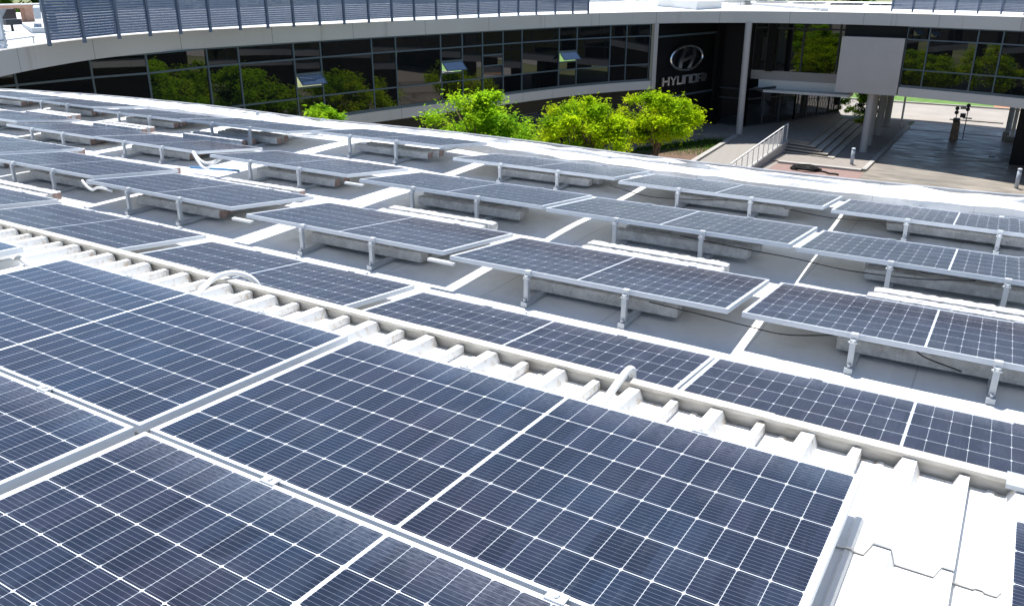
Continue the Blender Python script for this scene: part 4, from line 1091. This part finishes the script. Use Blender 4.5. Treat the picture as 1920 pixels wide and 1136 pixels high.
# ------------------------------------------------------------------ cables, conduits, hoses, small roof things
def cable(pts, r, mt, name, label, cat, grp=None, n=8):
    P = catmull([Vector(p) for p in pts], 8)
    o = MB().tube(P, r, n).build(name, MT[mt], None, (0, 0, 0), True); tag(o, label, cat, grp); return o
CB = 'black cables slung under the tilted panels'
cable([(.45, 2.53, -.545), (.9, 2.52, -.56), (1.15, 2.55, -.585), (1.4, 2.60, -.61), (1.7, 2.66, -.57)], .0042, 'rubber', 'cable', 'black cable with a plug below the corner of the second-row right panel', 'cable', CB)
cable([(.1, 4.06, -.50), (.75, 4.06, -.53), (1.1, 4.12, -.56), (1.5, 4.16, -.60), (2.0, 4.2, -.59), (2.4, 4.22, -.54)], .0042, 'rubber', 'cable', 'black cable sagging below the right third-row panel', 'cable', CB)
cable([(-1.5, 6.03, -.64), (-1.0, 6.0, -.70), (-.55, 6.02, -.68), (-.1, 6.05, -.64)], .0042, 'rubber', 'cable', 'black cable below the second rear-row panel', 'cable', CB)
cable([(.5, 6.1, -.66), (.95, 6.13, -.70), (1.3, 6.16, -.69), (1.7, 6.2, -.68)], .0042, 'rubber', 'cable', 'black cable below the rightmost rear-row panel', 'cable', CB)
cable([(2.12, 2.9, -.56), (2.2, 2.75, -.62), (2.45, 2.7, -.66)], .0042, 'rubber', 'cable', 'short black cable dangling before the right second-row lintels', 'cable', CB)
# conduits over the flashing
cable([(1.185, .10, -.10), (1.175, .24, -.092), (1.165, .40, -.075), (1.165, .48, -.062), (1.162, .535, -.075), (1.158, .57, -.13), (1.155, .58, -.4)], .017, 'white_pvc', 'conduit', 'white plastic conduit elbow bending over the flashing near the middle', 'conduit', None, 12)
cable([(-1.35, .12, -.12), (-1.43, .24, -.105), (-1.485, .37, -.085), (-1.475, .46, -.070), (-1.43, .53, -.075), (-1.37, .58, -.115), (-1.335, .60, -.19), (-1.32, .605, -.4)], .017, 'white_pvc', 'conduit', 'white flexible conduit arching over the flashing at left', 'conduit', None, 12)
cable([(-2.95, .03, -.10), (-2.86, .01, -.078), (-2.72, -.02, -.088), (-2.62, -.02, -.10), (-2.45, -.06, -.12)], .016, 'white_pvc', 'conduit', 'short white conduit between two flush panels at far left', 'conduit', None, 12)
HS = 'white hoses hanging between panels'
cable([(-6.66, 4.36, -.50), (-6.55, 4.33, -.585), (-6.44, 4.31, -.655), (-6.35, 4.31, -.665), (-6.26, 4.32, -.61), (-6.12, 4.36, -.53)], .015, 'white_pvc', 'hose', 'white hose looping low between two third-row panels', 'hose', HS, 10)
cable([(-6.70, 4.40, -.50), (-6.56, 4.37, -.58), (-6.43, 4.36, -.61), (-6.28, 4.36, -.58), (-6.14, 4.38, -.53)], .015, 'white_pvc', 'hose', 'white hose looping higher between two third-row panels', 'hose', HS, 10)
cable([(-6.28, 2.58, -.48), (-6.20, 2.55, -.50), (-6.12, 2.54, -.535), (-6.05, 2.54, -.545), (-5.97, 2.54, -.515), (-5.88, 2.55, -.51), (-5.76, 2.58, -.53)], .014, 'white_pvc', 'hose', 'white hose loop below the corner of two second-row panels', 'hose', HS, 10)
cable([(-6.75, 5.98, -.47), (-6.45, 5.95, -.495), (-6.3, 5.95, -.50), (-6.15, 5.95, -.49), (-5.92, 6.0, -.46)], .014, 'white_pvc', 'hose', 'white hose below the corner of two rear-row panels', 'hose', HS, 10)
cable([(-6.82, 4.42, -.725), (-6.6, 4.48, -.725), (-6.34, 4.56, -.725), (-6.1, 4.6, -.725)], .016, 'blue_pipe', 'blue_pipe', 'pale blue pipe lying on the white roof near the looped hoses', 'pipe', None, 10)
# rail ends poking out between panels, roof bubbles, edge fittings
for (x, y, z, lb) in ((-3.70, 2.52, -.527, 'short aluminium rail end between two second-row panels, left gap'), (-1.36, 2.49, -.527, 'short aluminium rail end between two second-row panels, middle gap'), (-3.68, 4.08, -.487, 'short aluminium rail end below the third-row left corner')):
    o = MB().box(x - .10, x + .16, y - .03, y + .01, z - .02, z).build('rail_end', MT['alu_clamp']); tag(o, lb, 'rail', 'aluminium rail ends in the panel gaps')
def bubble(x, y, rx, ry, h, lb):
    m = MB(); nr, na = 8, 28
    for i in range(nr + 1):
        for k in range(na):
            a = 2 * math.pi * k / na; r_ = i / nr
            px, py = x + rx * r_ * math.cos(a), y + ry * r_ * math.sin(a)
            hz = h * (1 - r_ * r_) ** 1.1 * (1 + .3 * mnoise.noise(Vector((px * 6, py * 6, 0))))
            m.v.append((px, py, rz(px, py) + hz - .004))
    for i in range(nr):
        for k in range(na):
            a = i * na + k; b = i * na + (k + 1) % na; m.f.append((a, b, b + na, a + na)); m.mi.append(0); m.uv.append(None)
    tag(m.build('roof_blister', MT['roof'], None, (0, 0, 0), True), lb, 'roof blister', 'blisters in the white roof membrane')
bubble(.36, 2.30, .26, .13, .05, 'larger pale blister in the white roof beside a leg foot')
bubble(.66, 2.22, .13, .10, .045, 'smaller pale blister in the white roof behind the flashing row')
rn2 = random.Random(9); EDG = 'small metal fittings along the roof edge'
for k, x in enumerate((-15.2, -13.4, -11.6, -9.6, -7.9, -4.2, -2.35, -1.55, -1.48, .15, .62, 1.6)):
    y = edge_y(x) - rn2.uniform(.0, .12); z = rz(x, y - .2) + .07
    o = MB().tube([(x, y, z), (x, y, z + .035)], [.03, .022], 8).box(x - .05, x + .05, y - .02, y + .02, z - .004, z + .012).build('edge_fitting', MT['galv']); tag(o, 'small metal fitting on the roof edge strip', 'roof fitting', EDG)
ec = cable([(-1.48, 7.88, -.70), (-1.49, 7.6, -.765), (-1.55, 7.3, -.765), (-1.6, 7.16, -.70)], .012, 'galv', 'earth_wire', 'thin grey earth wire crossing from a rear-row panel to the roof edge', 'wire')
